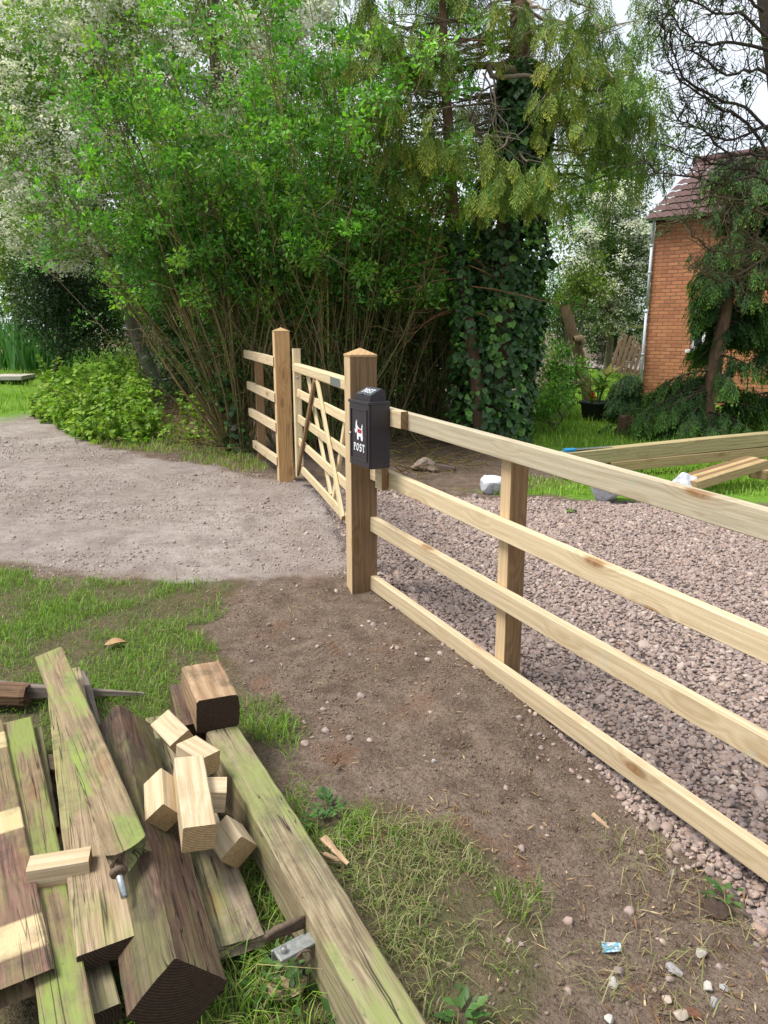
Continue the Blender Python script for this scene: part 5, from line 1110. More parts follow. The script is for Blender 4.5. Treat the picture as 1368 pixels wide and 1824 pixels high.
# ---------------------------------------------------------------- dark conifer at the right
def conifer(label, base, top, rb, nb, Lr, zr, seed, cols, tip, name='conifer', cat='conifer', es=.05, nsp=9, dens=1.0, azw=None, droop=.9, skirt=0):
    g = np.random.default_rng(seed); base, top = np.array(base), np.array(top); root = thing(name, label, cat, tuple(base)); n_ = 10; t = np.linspace(0, 1, n_ + 1)[:, None]
    p = base + (top - base) * t + np.cumsum(g.normal(0, .025, (n_ + 1, 3)), 0) * (t > 0); T = Tubes(); T.add(p, np.linspace(rb, rb * .35, n_ + 1), 10); T.build('trunk', BARK_RED, root)
    Bt, Lv = Tubes(), Leaves()
    for k in range(nb + skirt):
        u = g.uniform(zr[0], zr[1]) if k < nb else g.uniform(.02, .20); i = u * n_; i0 = min(int(i), n_ - 1); s = p[i0] + (p[i0 + 1] - p[i0]) * (i - i0); a = (g.uniform(0, 6.28) if azw is None or g.random() < .35 else g.normal(azw, .7)) if k < nb else g.normal(3.5, .6)
        
        if k < nb and name == 'conifer' and nb > 50 and math.sin(a) < -.35 and u < .5 and g.random() < .8: continue
        L = np.interp(u, [0, .15, .5, 1], Lr) * g.uniform(.65, 1.1) * (1.15 if k >= nb else 1); q = [s]; d = np.array([math.cos(a), math.sin(a), g.uniform(.0, .25)])
        for j in range(8): d = nrm(d + np.array([0, 0, -.075 * droop]) + g.normal(0, .05, 3)); q.append(q[-1] + d * L / 8)
        q = np.array(q); Bt.add(q, np.linspace(.02, .004, 9), 5, np.array([1, .9, .75]) * g.uniform(.6, 1.5))
        for j in range(2, 9):
            for _ in range(int(nsp * dens * (.4 + j / 10))):
                sd = g.choice([-1, 1]); e = nrm(d + np.cross(d, [0, 0, 1.]) * sd * g.uniform(.3, 1.3) + np.array([0, 0, -.25 + .2 * g.normal()]))
                bright = np.clip((j - 3) / 5 + g.normal(0, .2), 0, 1); tc_ = np.array(tip) * bright + np.array(cols[1]) * (1 - bright)
                spray(Lv, q[j] + g.normal(0, .03, 3), e, g.uniform(.16, .34), g, np.array(cols[g.integers(0, len(cols))]), tc_, n_=5, wid=.34, droop=.9, sub=2, es=es)
        for _ in range(3): j = g.integers(2, 8); Bt.add(wander(q[j], nrm(d + g.normal(0, .6, 3)), g.uniform(.2, .5), 4, .25, 0, g), np.linspace(.005, .002, 5), 3, np.array([1.2, 1, .8]) * g.uniform(.6, 1.7))
    Bt.build('branches', BARK_DARK, root); Lv.build('foliage', NEEDLE, root); return root
b, t_ = PD(1242, 782, 11.2), PD(1350, 285, 11.6)
conifer('dark green conifer with leaning trunk in front of the brick house', (b.x, b.y, g1(b.x, b.y) - .05), tuple(t_), .13, 96, [1.35, 1.05, .70, .55], (.03, .99), 601, [(.030, .075, .022), (.048, .11, .028), (.022, .056, .018)], (.20, .38, .055), dens=.8, es=.04, skirt=30)
b = PD(1400, 770, 11.9); t_ = PD(1450, 150, 12)
conifer('second dark conifer at the right edge of the garden', (b.x, b.y, -.05), tuple(t_), .13, 84, [1.2, 1.3, 1.5, 1.0], (.05, .98), 602, [(.022, .055, .020), (.035, .08, .024), (.016, .042, .017)], (.06, .14, .028), dens=.8)
# ---------------------------------------------------------------- bare-twigged tree reaching in from the upper right
g = np.random.default_rng(700); q0 = PD(1405, 700, 9.2)
bt = thing('bare_tree', 'nearly bare tree with dark curving boughs reaching in at upper right', 'tree', (q0.x, 9.2, -.05))
T = Tubes(); tk = trunkline([(1440, 980), (1425, 700), (1405, 400), (1385, 200), (1366, 60), (1350, -60), (1345, -160)], 9.2); tk[0, 2] = -.1; T.add(tk, [.12, .10, .085, .07, .06, .052, .045], 11); T.build('trunk', BARK_DARK, bt)
T, Lv = Tubes(), Leaves()
bough = [[(1395, 330), (1330, 210), (1290, 195), (1240, 165), (1200, 130), (1175, 60)], [(1390, 250), (1330, 190), (1270, 175), (1220, 140), (1190, 90), (1180, 40)], [(1372, 90), (1310, 70), (1260, 82), (1215, 60), (1185, 10)], [(1370, 70), (1320, 20), (1280, 28), (1240, 10), (1215, -30)], [(1398, 340), (1340, 315), (1290, 328), (1230, 318), (1180, 310), (1150, 290)], [(1400, 370), (1350, 300), (1290, 300), (1235, 280), (1190, 260)], [(1405, 420), (1340, 445), (1290, 455), (1240, 425), (1215, 390)], [(1405, 430), (1330, 480), (1290, 505), (1250, 480)], [(1380, 130), (1340, 125), (1290, 135), (1245, 100), (1215, 80)], [(1400, 390), (1340, 375), (1300, 350), (1260, 352)], [(1360, 20), (1320, -10), (1285, -30), (1240, -40)], [(1388, 215), (1340, 235), (1290, 250), (1240, 225), (1205, 215)], [(1410, 500), (1360, 440), (1310, 400), (1260, 400)], [(1395, 290), (1340, 270), (1300, 280), (1262, 240), (1230, 195)]]
for k, bp in enumerate(bough):
    D = 9.1 - .1 * (k % 5) ; q = np.array([tuple(PD(a, b, D - .05 * i)) for i, (a, b) in enumerate(bp)])
    m = 16; ti = np.linspace(0, len(q) - 1, m); qq = np.stack([np.interp(ti, range(len(q)), q[:, c]) for c in range(3)], -1); qq[1:-1] = (qq[:-2] + 2 * qq[1:-1] + qq[2:]) / 4 + g.normal(0, .012, (m - 2, 3))
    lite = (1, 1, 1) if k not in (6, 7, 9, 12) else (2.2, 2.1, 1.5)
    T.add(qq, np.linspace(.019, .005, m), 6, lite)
    for j in range(2, m):
        for _ in range(3):
            d = nrm(qq[j] - qq[j - 1]); e = nrm(d * .5 + g.normal(0, .75, 3) + np.array([-.15, -.1, .1])); L = g.uniform(.15, .55)
            w = wander(qq[j], e, L, 6, .22, .05, g); T.add(w, np.linspace(.007, .002, 7), 4, np.array(lite) * g.uniform(.7, 1.3))
            for _ in range(2): i = g.integers(1, 6); w2 = wander(w[i], nrm(e + g.normal(0, .8, 3)), g.uniform(.08, .26), 4, .25, .05, g); T.add(w2, np.linspace(.0035, .0014, 5), 3, np.array(lite) * g.uniform(.7, 1.3))
            if g.random() < .10:
                for _ in range(4): spray(Lv, w[g.integers(2, 7)] + g.normal(0, .03, 3), nrm(e + g.normal(0, .5, 3)), g.uniform(.10, .2), g, np.array([.03, .06, .02]), np.array([.07, .13, .03]), n_=4, sub=1, es=.04)
T.build('boughs', BARK_DARK, bt); Lv.build('needles', NEEDLE, bt)

# ---------------------------------------------------------------- plants by the lane
g = np.random.default_rng(800)
n_ = 620; pl = wpoly([(50, 700), (58, 745), (140, 785), (235, 797), (290, 785), (255, 740), (225, 705), (150, 690)])
a = np.array(pl); X = g.uniform(a[:, 0].min(), a[:, 0].max(), n_ * 4); Y = g.uniform(a[:, 1].min(), a[:, 1].max(), n_ * 4); k = inpoly(X, Y, pl); X, Y = X[k][:n_], Y[k][:n_]
a = np.array(wpoly([(62, 735), (140, 790), (300, 815), (400, 800), (380, 765), (300, 735), (240, 700)])); X2, Y2 = g.uniform(a[:, 0].min(), a[:, 0].max(), 900), g.uniform(a[:, 1].min(), a[:, 1].max(), 900); k = inpoly(X2, Y2, a.tolist()) & (fbm(X2, Y2, 1.5, 3, 44) > .52); X, Y = np.concatenate([X, X2[k][:150]]), np.concatenate([Y, Y2[k][:150]])
Lv, St = Leaves(), Tubes()
for x, y in zip(X, Y):
    px, py = to_px(x, y, 0); h = np.clip(.10 + .085 * (y - 10) + .5 * (float(fbm(x, y, .9, 2, 8)) - .35) + g.normal(0, .17) + (.35 if g.random() < .07 else 0), .08, 1.35) * (.6 if px < 90 else 1); z0 = g1(x, y); s = wander((x, y, z0), (g.normal(0, .12), g.normal(0, .12), 1), h, 5, .08, .03, g)
    St.add(s, np.linspace(.006, .003, 6), 4, (.09, .18, .04)); m = int(10 + h * 26); u = g.random(m) ** .7; i = np.minimum((u * 5).astype(int), 4); c = s[i] + (s[i + 1] - s[i]) * (u * 5 - i)[:, None]
    ang = g.uniform(0, 6.28, m); d = np.stack([np.cos(ang), np.sin(ang), g.uniform(-.7, .45, m)], -1); ln = g.uniform(.05, .13, m)
    Lv.add(c, d, np.array([0, -.3, 1.]) + g.normal(0, .6, (m, 3)), ln, ln * .72, mixcol(m, [(.17, .32, .03), (.24, .39, .045), (.11, .23, .025), (.33, .42, .06)], .15, g))
wp = thing('nettle_patch', 'tall patch of bright nettles and weeds beside the lane', 'weeds', (float(X.mean()), float(Y.mean()), 0))
St.build('stalks', leafmat('green_stalk', .1, .6, .2), wp)['kind'] = 'stuff'; o = Lv.build('foliage', LEAF_SOFT, wp)
# yellow flag leaves
ir = PD(48, 650, 20.0); iz = g1(ir.x, 20.0); V, F, Tn = [], [], []
for k in range(210):
    x, y = ir.x + g.normal(0, .55), 20 + g.normal(0, .4); h = g.uniform(1.0, 1.62); az = g.uniform(0, 6.28); ln = np.array([g.normal(0, .16), g.normal(0, .1), 1.]); sd = np.array([math.cos(az), math.sin(az), 0]); w = g.uniform(.02, .034); c = mixcol(1, [(.08, .21, .06), (.11, .26, .075), (.06, .17, .055)], .12, g)[0]; b = len(V); p = np.array([x, y, iz])
    for i in range(5):
        u = i / 4; q = p + ln * h * u + np.array([g.normal(0, .02), 0, 0]) + np.array([ln[0] * h * u * u * .6, 0, 0]); ww = w * (1 - u ** 2.5); V += [q - sd * ww, q + sd * ww]; Tn += [c, c]
    F += [(b + 2 * i, b + 2 * i + 1, b + 2 * i + 3, b + 2 * i + 2) for i in range(4)]
tag(np_obj('iris_clump', np.array(V), np.array(F), LEAF_SOFT, np.array(Tn)), 'clump of tall sword-leaved iris growing at the far left', 'iris')
# ---------------------------------------------------------------- garden plants at the right
lt_ = thing('cut_trunk', 'leaning bare trunk with sawn stubs standing behind the big pot', 'tree trunk', tuple(PD(1046, 715, 15)))
T = Tubes(); cp = trunkline([(1052, 740), (1044, 690), (1034, 640), (1022, 600), (1012, 565), (1006, 545)], 15); T.add(cp, [.12, .105, .10, .10, .105, .09], 12, (1.3, 1.05, .8)); T.build('trunk', BARK_GREY, lt_)
T = Tubes(); T.add(trunkline([(1022, 606), (1034, 604), (1038, 612)], 14.8), [.08, .09, .085], 10, (1.2, 1, .8)); T.build('stub', BARK_GREY, lt_)
T = Tubes(); T.add(trunkline([(1040, 680), (1015, 688), (985, 694), (960, 705)], 14.8), [.07, .07, .06, .045], 8, (1.0, .8, .65)); T.build('stub', BARK_GREY, lt_)
tree('garden_shrub', 'loose leafy shrub round the leaning cut trunk', 'shrub', base_of(1010, 13.6), at(1000, 668, 13.6), (.42, .4, .6), 46, 36, .075, PRIVET, 803, (.12, .28), .02, carve=.42, limbs=8)
tree('garden_shrub', 'low straggling shrub right of the ivy-covered trunk', 'shrub', base_of(985, 12.0), at(978, 735, 11.8), (.5, .5, .55), 70, 36, .055, PRIVET, 804, (.1, .2), .015, carve=.42, limbs=8)
tree('weeping_shrub', 'yellowish drooping shrub over the lawn right of the trunk', 'shrub', base_of(1030, 16.5), at(1035, 500, 16.5), (.6, .6, .7), 60, 45, .07, [(.12, .19, .03), (.17, .23, .04), (.09, .15, .03)], 805, (.14, .3), .03, carve=.40, limbs=8)
def pot(label, px, py, D, r, h, lr, seed):
    c = PD(px, py, D); z = g1(c.x, D); o = thing('plant_pot', label, 'plant pot', (c.x, D, z)); m = MB(); M = Matrix.Translation((c.x, D, z))
    m.lathe([(0, .0), (r * .72, 0), (r * .78, h * .05), (r * .93, h * .85), (r * 1.04, h * .86), (r * 1.06, h * .97), (r * 1.02, h), (r * .94, h * .97), (r * .9, h * .86), (0, h * .86)], 36, M); m.build('tub', plain('black_plastic', (.014, .014, .017), .45, 0, .2, 40, .05), o)
    s = MB(); s.lathe([(0, h * .875), (r * .88, h * .865)], 24, M); s.build('soil', plain('potting_soil', (.05, .033, .022), .95, 0, .4, 60, .6), o); return c, z
c, z = pot('largest black plastic pot, planted with a broad-leaved canna', 1060, 745, 13.2, .285, .34, 0, 1); h = z + .30
o = thing('canna_plant', 'broad-leaved canna with red flowers in the largest black pot', 'plant', (c.x, 13.2, h)); St, Lv = Tubes(), Leaves(); g = np.random.default_rng(810)
for k in range(9):
    s = wander((c.x + g.normal(0, .08), 13.2 + g.normal(0, .08), h), (g.normal(0, .25), g.normal(0, .2), 1), g.uniform(.3, .6), 5, .1, 0, g); St.add(s, np.linspace(.012, .006, 6), 5, (.5, 1.2, .4))
    m = 3; d = nrm(np.stack([g.normal(0, .8, m), g.normal(-.2, .6, m), g.uniform(.1, .8, m)], -1)); Lv.add(s[g.integers(2, 6, m)], d, np.array([0, -.4, 1.]), g.uniform(.22, .36, m), g.uniform(.09, .14, m), mixcol(m, [(.12, .24, .03), (.18, .30, .05), (.36, .30, .08), (.09, .2, .03)], .1, g))
    Lv.add(s[g.integers(0, 3, 6)], rdir(6, g) + np.array([0, 0, .4]), np.array([0, 0, 1.]), .09, .05, mixcol(6, PRIVET, .1, g))
St.build('stalks', BARK_STEM, o); Lv.build('foliage', LEAF_SOFT, o); F = Leaves(); F.add(np.array([[c.x - .12, 13.0, h + .16]] * 14) + g.normal(0, .03, (14, 3)), rdir(14, g), rdir(14, g), .06, .04, mixcol(14, [(.5, .03, .015), (.6, .08, .02)], .1, g)); F.build('flowers', PETAL, o)
c, z = pot('small dark pot right of the largest black pot', 1108, 750, 13.0, .19, .22, 0, 2)
conifer('little bushy conifer growing in the small dark pot', (c.x, 13.0, z + .15), (c.x + .03, 13.0, z + .78), .018, 46, [.34, .36, .22, .06], (.02, .98), 811, [(.03, .075, .028), (.045, .10, .032)], (.085, .17, .04), es=.035, nsp=4, droop=.3)
c = PD(1112, 795, 11.4); st = thing('tree_stump', 'low dark tree stump in grass behind the sleepers', 'stump', (c.x, 11.4, g1(c.x, 11.4))); m = MB(); g = np.random.default_rng(9); prof = []
for k, (zz, rr) in enumerate(((-.02, .15), (.06, .13), (.14, .115), (.22, .11), (.27, .105))): prof.append([(c.x + rr * (1 + .16 * math.sin(i * 1.9) + g.normal(0, .05)) * math.cos(i * .393), 11.4 + rr * (1 + .16 * math.sin(i * 1.9) + g.normal(0, .05)) * math.sin(i * .393), st.location.z + zz + (g.normal(0, .02) if k == 4 else 0)) for i in range(16)])
vs = [v for r_ in prof for v in r_]; m.add(vs, [(k * 16 + i, k * 16 + (i + 1) % 16, (k + 1) * 16 + (i + 1) % 16, (k + 1) * 16 + i) for k in range(4) for i in range(16)] + [tuple(64 + i for i in range(16))], None, 0); m.build('stump_wood', W_ROT, st)
# ================================================================ BRICK HOUSE
def brick_mat():
    n = NT('orange_brick'); v = n.coord(); b = n.n('ShaderNodeTexBrick'); n.set(b.inputs['Vector'], n.mapping(v, (1, 1, 1), rot=(math.pi / 2, 0, 0)))
    b.offset = .5; b.inputs['Scale'].default_value = 1.0; b.inputs['Brick Width'].default_value = .23; b.inputs['Row Height'].default_value = .078; b.inputs['Mortar Size'].default_value = .012; b.inputs['Mortar Smooth'].default_value = .3; b.inputs['Bias'].default_value = -.1
    n.set(b.inputs['Color1'], (.50, .215, .11)); n.set(b.inputs['Color2'], (.34, .13, .07)); n.set(b.inputs['Mortar'], (.19, .11, .075))
    f = n.noise(v, 1.6, 4); c = n.mix(n.mapr(f, .4, .75, 0, .5), b.outputs['Color'], (.50, .22, .105)); c = n.mix(n.mapr(n.noise(v, 9, 4), .55, .8, 0, .5), c, (.22, .085, .05))
    n.pbr(c, .9, n.bump(b.outputs['Fac'], .5, -.01), spec=.15); return n.m
def tile_mat():
    n = NT('brown_roof_tile'); v = n.coord(); f = n.noise(v, 3, 4); g2 = n.noise(v, 22, 4)
    c = n.mix(f, (.085, .050, .046), (.135, .082, .075)); c = n.mix(n.mapr(g2, .5, .75, 0, .6), c, (.07, .042, .04)); n.pbr(c, .85, n.bump(g2, .4, .01), spec=.2); return n.m
HC = PD(1140, 735, 17.0); hd = V2(.745, -.667).normalized(); hb = V2(.667, .745).normalized()       # along the front, and back into the house
house = thing('brick_house', 'orange brick house with brown tiled roof and white downpipe', 'house', (HC.x, HC.y, 0))
HM = Matrix((hd, hb, Vector((0, 0, 1)))).transposed().to_4x4(); HM.translation = Vector((HC.x, HC.y, 0))
EAVE, DEP, LEN, RISE = 3.93, 5.0, 9.0, 1.42
ws0, ws1 = along(1231, HC, hd, 1.6), along(1276, HC, hd, 1.6); wy = (HC + hd * ws0).y
BR = brick_mat(); wins = [(ws0, zpy(wy, 622), ws1 - ws0, zpy(wy, 528) - zpy(wy, 622)), (ws0 + 3.2, 1.0, 1.2, 1.2)]
m = MB(); T_ = .25                                              # front wall with real openings
xs = sorted({0.0, LEN, *[w[0] for w in wins], *[w[0] + w[2] for w in wins]}); zs = sorted({-.3, EAVE, *[w[1] for w in wins], *[w[1] + w[3] for w in wins]})
def hole(x, z): return any(w[0] - 1e-6 < x < w[0] + w[2] and w[1] - 1e-6 < z < w[1] + w[3] for w in wins)
for i in range(len(xs) - 1):
    for j in range(len(zs) - 1):
        if not hole((xs[i] + xs[i + 1]) / 2, (zs[j] + zs[j + 1]) / 2): m.add([(xs[i], 0, zs[j]), (xs[i + 1], 0, zs[j]), (xs[i + 1], 0, zs[j + 1]), (xs[i], 0, zs[j + 1])], [(0, 1, 2, 3)])
for x, z, w, h in wins:
    for q in ([(x, 0, z), (x, T_, z), (x + w, T_, z), (x + w, 0, z)], [(x, 0, z + h), (x + w, 0, z + h), (x + w, T_, z + h), (x, T_, z + h)], [(x, 0, z), (x, 0, z + h), (x, T_, z + h), (x, T_, z)], [(x + w, 0, z), (x + w, T_, z), (x + w, T_, z + h), (x + w, 0, z + h)]): m.add(q, [(0, 1, 2, 3)])
m.build('front_wall', BR, house, HM)
m = MB()
for x in (0.0, LEN): m.add([(x, .0, -.3), (x, DEP, -.3), (x, DEP, EAVE), (x, DEP / 2, EAVE + RISE - .06), (x, .0, EAVE)], [(0, 1, 2, 3, 4)])
m.add([(0, DEP, -.3), (LEN, DEP, -.3), (LEN, DEP, EAVE), (0, DEP, EAVE)], [(0, 1, 2, 3)]); m.build('gable_wall', BR, house, HM)
UPVC = plain('white_window_frame', (.74, .76, .78), .35, 0, .05, 10, 0); PIPE = plain('pale_grey_downpipe', (.50, .53, .60), .4, 0, .06, 10, 0); n = NT('window_glass'); n.pbr((.03, .04, .05), .06, None, 0, .8); GLASS = n.m
for x, z, w, h in wins:
    f = MB(); e = .06
    for lo, hi in (((x, z), (x + w, z + e)), ((x, z + h - e), (x + w, z + h)), ((x, z + e), (x + e, z + h - e)), ((x + w - e, z + e), (x + w, z + h - e)), ((x + w / 2 - e / 2, z + e), (x + w / 2 + e / 2, z + h - e))): f.box((lo[0], .07, lo[1]), (hi[0], .13, hi[1]))
    fo = f.build('window', UPVC, house, HM); pn = MB(); pn.box((x + e, .09, z + e), (x + w - e, .10, z + h - e)); pn.build('pane', GLASS, fo, HM)
    s = MB(); s.box((x - .06, -.06, z - .07), (x + w + .06, .069, z - .002)); s.build('sill', UPVC, fo, HM)
# tiled roof: ribbed courses, one lapping over the next
SLp = math.hypot(DEP / 2 + .28, RISE * (DEP / 2 + .28) / (DEP / 2)); nc = 9; RV, RF = [], []; ribs = np.arange(-.16, LEN + .16, .026); prof = .022 * np.abs(np.sin((ribs + .16) / .15 * math.pi)) ** .7
for side in (0, 1):
    for k in range(nc):
        for e, lift in ((k / nc, .030), ((k + 1.06) / nc, .002)):
            yy = -.28 + (DEP / 2 + .28) * min(e, 1.0); zz = EAVE + RISE * yy / (DEP / 2) + .05 + lift; yy = DEP - yy if side else yy
            RV.append(np.stack([ribs, np.full(len(ribs), yy), zz + prof], -1))
        b = (len(RV) - 2) * len(ribs); i = np.arange(len(ribs) - 1); RF.append(np.stack([b + i, b + i + 1, b + len(ribs) + i + 1, b + len(ribs) + i], -1))
ro = np_obj('roof', np.concatenate(RV), np.concatenate(RF), tile_mat(), None, house, False, None); ro.matrix_local = wm(house).inverted() @ HM
rt = MB(); rt.tube([(x, DEP / 2, EAVE + RISE + .07) for x in np.linspace(-.25, LEN + .25, 20)], .11, 8); rt.build('ridge_tiles', tile_mat(), house, None) .matrix_local = wm(house).inverted() @ HM
m = MB(); m.box((-.14, -.06, EAVE - .13), (LEN + .14, -.01, EAVE + .0)); fa = m.build('fascia', plain('dark_fascia', (.05, .035, .03), .7, 0, .1, 10, 0), house, HM)
m = MB(); n_ = 9; pr = [(-.12 + .05 * math.cos(math.pi + a * math.pi / (n_ - 1)), EAVE - .05 + .052 * math.sin(math.pi + a * math.pi / (n_ - 1))) for a in range(n_)]
x0, x1 = -.15, LEN + .15; vs = [(x0, y, z) for y, z in pr] + [(x1, y, z) for y, z in pr]; m.add(vs, [(i, i + 1, n_ + i + 1, n_ + i) for i in range(n_ - 1)] + [tuple(range(n_))]); gt = m.build('gutter', PIPE, house, HM); gt.modifiers.new('t', 'SOLIDIFY').thickness = .008
def hp_(x, y, z): return tuple(HM @ Vector((x, y, z)))
m = MB(); m.tube([hp_(.02, -.12, EAVE - .09), hp_(.0, -.11, EAVE - .17), hp_(-.02, -.06, EAVE - .33), hp_(-.02, -.06, EAVE - .6)], .032, 10); m.tube([hp_(-.02, -.06, EAVE - .6), hp_(-.02, -.06, 2.0)], .030, 10); m.tube([hp_(-.02, -.06, 2.0), hp_(-.02, -.06, .05)], .030, 10)
for z in (EAVE - .62, 2.75, 1.93, 1.0): m.tube([hp_(-.02, -.06, z), hp_(-.02, -.06, z + .04)], .040, 10)
m.build('downpipe', PIPE, house)
# chimney-less; slatted gate leaning against the shrub, a rail behind it
W_SLAT = wood('weathered_slat', (.40, .27, .17), (.27, .17, .10), .2, .2, grime=.2); 
c = PD(1112, 665, 25.2); lg = thing('slatted_gate', 'old slatted wooden gate leaning beside the house corner', 'old gate', (c.x, 25.2, 0))
LGM = Matrix.Translation((c.x, 25.2, 0.02)) @ Matrix.Rotation(R(12), 4, 'Z') @ Matrix.Rotation(R(-14), 4, 'X') @ Matrix.Rotation(R(22), 4, 'Y')
for k in range(7):
    x = -.52 + k * .165; m = beam_mb(1.32 + .05 * math.sin(k), .10, .022, 4, .004, .001, seed=k + 300); m.build('slat', W_SLAT, lg, LGM @ frame((x, 0, 0), (0, 0, 1), (0, -1, 0)))
for z in (.3, 1.02): m = beam_mb(1.15, .03, .09, 4, .004, .001, seed=320); m.build('cross_rail', W_SLAT, lg, LGM @ frame((-.58, .028, z), (1, 0, 0)))
m = beam_mb(1.25, .028, .08, 4, .004, .001, seed=322); m.build('brace', W_SLAT, lg, LGM @ frame((-.5, .058, .32), (1, 0, .66)))
pf = thing('garden_rail', 'mossy post and rail standing behind the slatted gate', 'fence', tuple(PD(1112, 640, 26.2)))
a, b = PD(1112, 572, 26.2), PD(1112, 660, 26.2); m = beam_mb(a.z + .1, .14, .14, 4, seed=330); m.build('post', W_GREY, pf, frame((a.x, 26.2, -.1), (0, 0, 1), (0, -1, 0)))
a, b = PD(1118, 582, 26.1), PD(1152, 582, 26.1); m = beam_mb((b - a).length, .05, .11, 4, seed=331); m.build('rail', wood('mossy_rail', (.26, .27, .10), (.18, .19, .07), 0, .2, algae=.5), pf, frame(a, b - a))
# gravel path by the house
gpth = wpoly([(1000, 652), (1075, 640), (1180, 640), (1250, 652), (1250, 664), (1150, 664), (1060, 658)], .0)
m = MB(); m.add([(x, y, .05) for x, y in gpth], [tuple(range(len(gpth)))]); n = NT('path_gravel'); v = n.n('ShaderNodeNewGeometry').outputs['Position']; n.pbr(n.mix(n.voro(v, 30), (.36, .30, .27), (.20, .16, .14)), .9, n.bump(n.voro(v, 30), .5, .02)); o = m.build('path', n.m); tag(o, kind='structure')
# black plastic edging sheet and concrete slab by the lane
ed = [(244, 690), (275, 698), (310, 706), (345, 719), (375, 738), (398, 760), (414, 788)]; pts = []
for k in range(len(ed) - 1):
    for u in np.linspace(0, 1, 6, endpoint=False): pts.append(P(ed[k][0] * (1 - u) + ed[k + 1][0] * u, ed[k][1] * (1 - u) + ed[k + 1][1] * u))
m = MB(); g = np.random.default_rng(71); hh = [.30 + .05 * math.sin(k * .8) + g.normal(0, .015) for k in range(len(pts))]
vs = [(p.x + .02 * math.sin(k * 1.3), p.y, g1(p.x, p.y) - .05) for k, p in enumerate(pts)] + [(p.x + .05 * math.sin(k * .9), p.y + .05, g1(p.x, p.y) + hh[k]) for k, p in enumerate(pts)]; n_ = len(pts)
m.add(vs, [(i, i + 1, n_ + i + 1, n_ + i) for i in range(n_ - 1)], smooth=True); o = m.build('edging_sheet', plain('black_plastic_sheet', (.030, .034, .042), .38, 0, .2, 5, .2)); o.modifiers.new('t', 'SOLIDIFY').thickness = .012; tag(o, 'black plastic edging sheet standing along the foot of hedge', 'edging')
c = PD(8, 694, 18.6); m = MB(); m.box((-.75, -.5, 0), (.62, .5, .10), None, 0, .012); o = m.build('concrete_slab', plain('pale_concrete', (.46, .42, .38), .9, 0, .12, 12, .3), None, Matrix.Translation((c.x, 18.6, g1(c.x, 18.6) + .01)) @ Matrix.Rotation(R(6), 4, 'Z')); tag(o, 'pale flat concrete slab lying at the left edge by the lane', 'slab')
# brushwood and dead stalks under the hedge
g = np.random.default_rng(72); T = Tubes()
for pp, n_ in (([(290, 705), (395, 735), (440, 800), (420, 825), (300, 800), (250, 740)], 420), ([(690, 770), (840, 770), (900, 830), (760, 860), (690, 850)], 260)):
    a = np.array(wpoly(pp)); k = 0
    while k < n_:
        x, y = g.uniform(a[:, 0].min(), a[:, 0].max()), g.uniform(a[:, 1].min(), a[:, 1].max())
        if not inpoly(np.array([x]), np.array([y]), wpoly(pp))[0]: continue
        k += 1; T.add(wander((x, y, g1(x, y) + g.uniform(.0, .12)), (g.normal(), g.normal(), g.normal(0, .22)), g.uniform(.2, .7), 4, .2, -.02, g), np.linspace(.006, .002, 5), 4, np.array([.85, .66, .52]) * g.uniform(.4, 1.5))
tag(T.build('brushwood', BARK_STEM), kind='stuff')
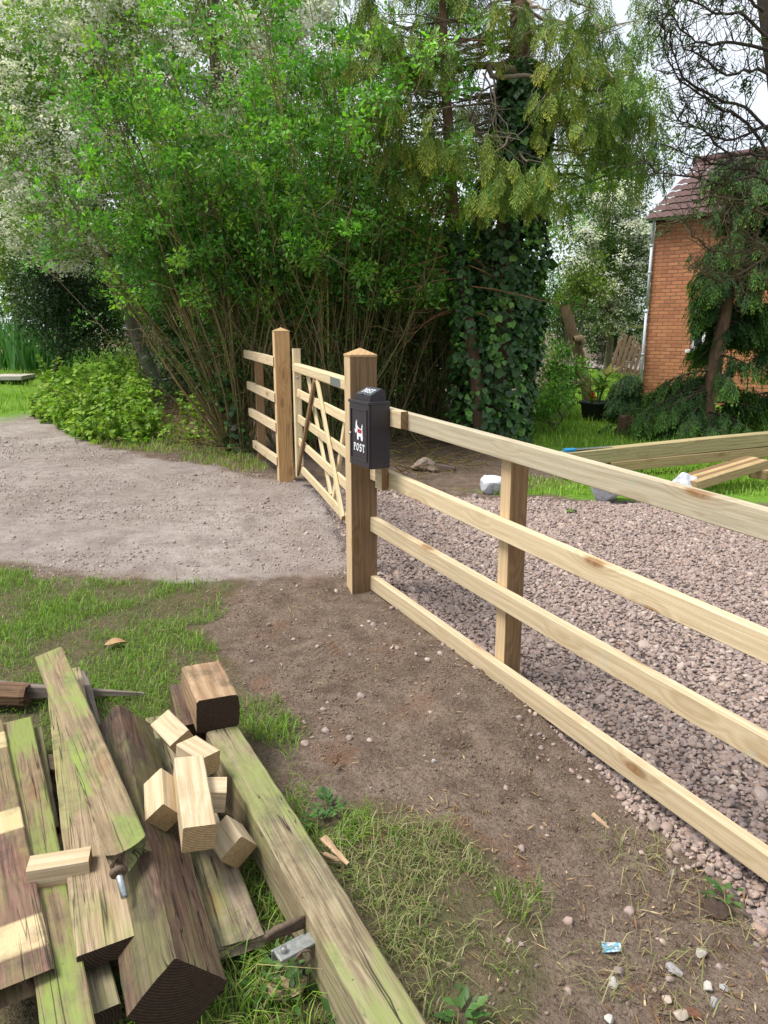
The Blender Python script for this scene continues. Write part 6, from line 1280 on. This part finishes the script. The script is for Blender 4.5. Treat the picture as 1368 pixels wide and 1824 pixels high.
# ================================================================ SKY, SUN, CAMERA
W = bpy.data.worlds.new('World'); SC.world = W; W.use_nodes = True; nt = W.node_tree; nt.nodes.clear()
out = nt.nodes.new('ShaderNodeOutputWorld'); bg = nt.nodes.new('ShaderNodeBackground'); sky = nt.nodes.new('ShaderNodeTexSky')
SUN_EL, SUN_AZ = R(60), R(-100)      # azimuth from +Y, clockwise: the sun stands to the left and a little behind
sky.sky_type = 'NISHITA'; sky.sun_disc = False; sky.sun_elevation = SUN_EL; sky.sun_rotation = SUN_AZ; sky.dust_density = 3.0; sky.air_density = 1.0
tc = nt.nodes.new('ShaderNodeTexCoord'); no = nt.nodes.new('ShaderNodeTexNoise'); no.inputs['Scale'].default_value = 3.2; no.inputs['Detail'].default_value = 5; no.inputs['Roughness'].default_value = .55
mp = nt.nodes.new('ShaderNodeMapping'); mp.inputs['Scale'].default_value = (1, 1, 2.2)
nt.links.new(tc.outputs['Generated'], mp.inputs[0]); nt.links.new(mp.outputs[0], no.inputs[0])
rp = nt.nodes.new('ShaderNodeValToRGB'); rp.color_ramp.elements[0].position = .30; rp.color_ramp.elements[1].position = .62
rp.color_ramp.elements[0].color = (.55,) * 3 + (1,); rp.color_ramp.elements[1].color = (.97,) * 3 + (1,)
nt.links.new(no.outputs[0], rp.inputs[0])
mx = nt.nodes.new('ShaderNodeMix'); mx.data_type = 'RGBA'; nt.links.new(rp.outputs[0], mx.inputs[0]); nt.links.new(sky.outputs[0], mx.inputs[6]); mx.inputs[7].default_value = (6.6, 7.0, 7.5, 1)
nt.links.new(mx.outputs[2], bg.inputs[0]); bg.inputs[1].default_value = .112; nt.links.new(bg.outputs[0], out.inputs[0])
sl = bpy.data.lights.new('sun', 'SUN'); sl.energy = 3.2; sl.angle = R(22); sl.color = (1, .955, .89)
so = bpy.data.objects.new('sun', sl); COL.objects.link(so)
sd = Vector((math.sin(SUN_AZ) * math.cos(SUN_EL), math.cos(SUN_AZ) * math.cos(SUN_EL), math.sin(SUN_EL)))
so.rotation_euler = sd.to_track_quat('Z', 'Y').to_euler(); so.location = (-8, -6, 14)
cam = bpy.data.cameras.new('camera'); co = bpy.data.objects.new('camera', cam); COL.objects.link(co); SC.camera = co
co.location = (0, 0, CAMH); co.rotation_euler = (math.pi / 2 - PITCH, 0, 0)
cam.sensor_fit = 'VERTICAL'; cam.sensor_height = 24.0; cam.sensor_width = 18.0; cam.lens = 24.0 * FPX / 1824.0; cam.clip_start = .02; cam.clip_end = 2000
SC.view_settings.view_transform = 'Standard'; SC.view_settings.look = 'None'; SC.view_settings.gamma = 1; SC.view_settings.exposure = .70
SC.cycles.max_bounces = 6; SC.cycles.diffuse_bounces = 3; SC.cycles.glossy_bounces = 2; SC.cycles.transmission_bounces = 3; SC.cycles.transparent_max_bounces = 6
SC.cycles.use_denoising = True
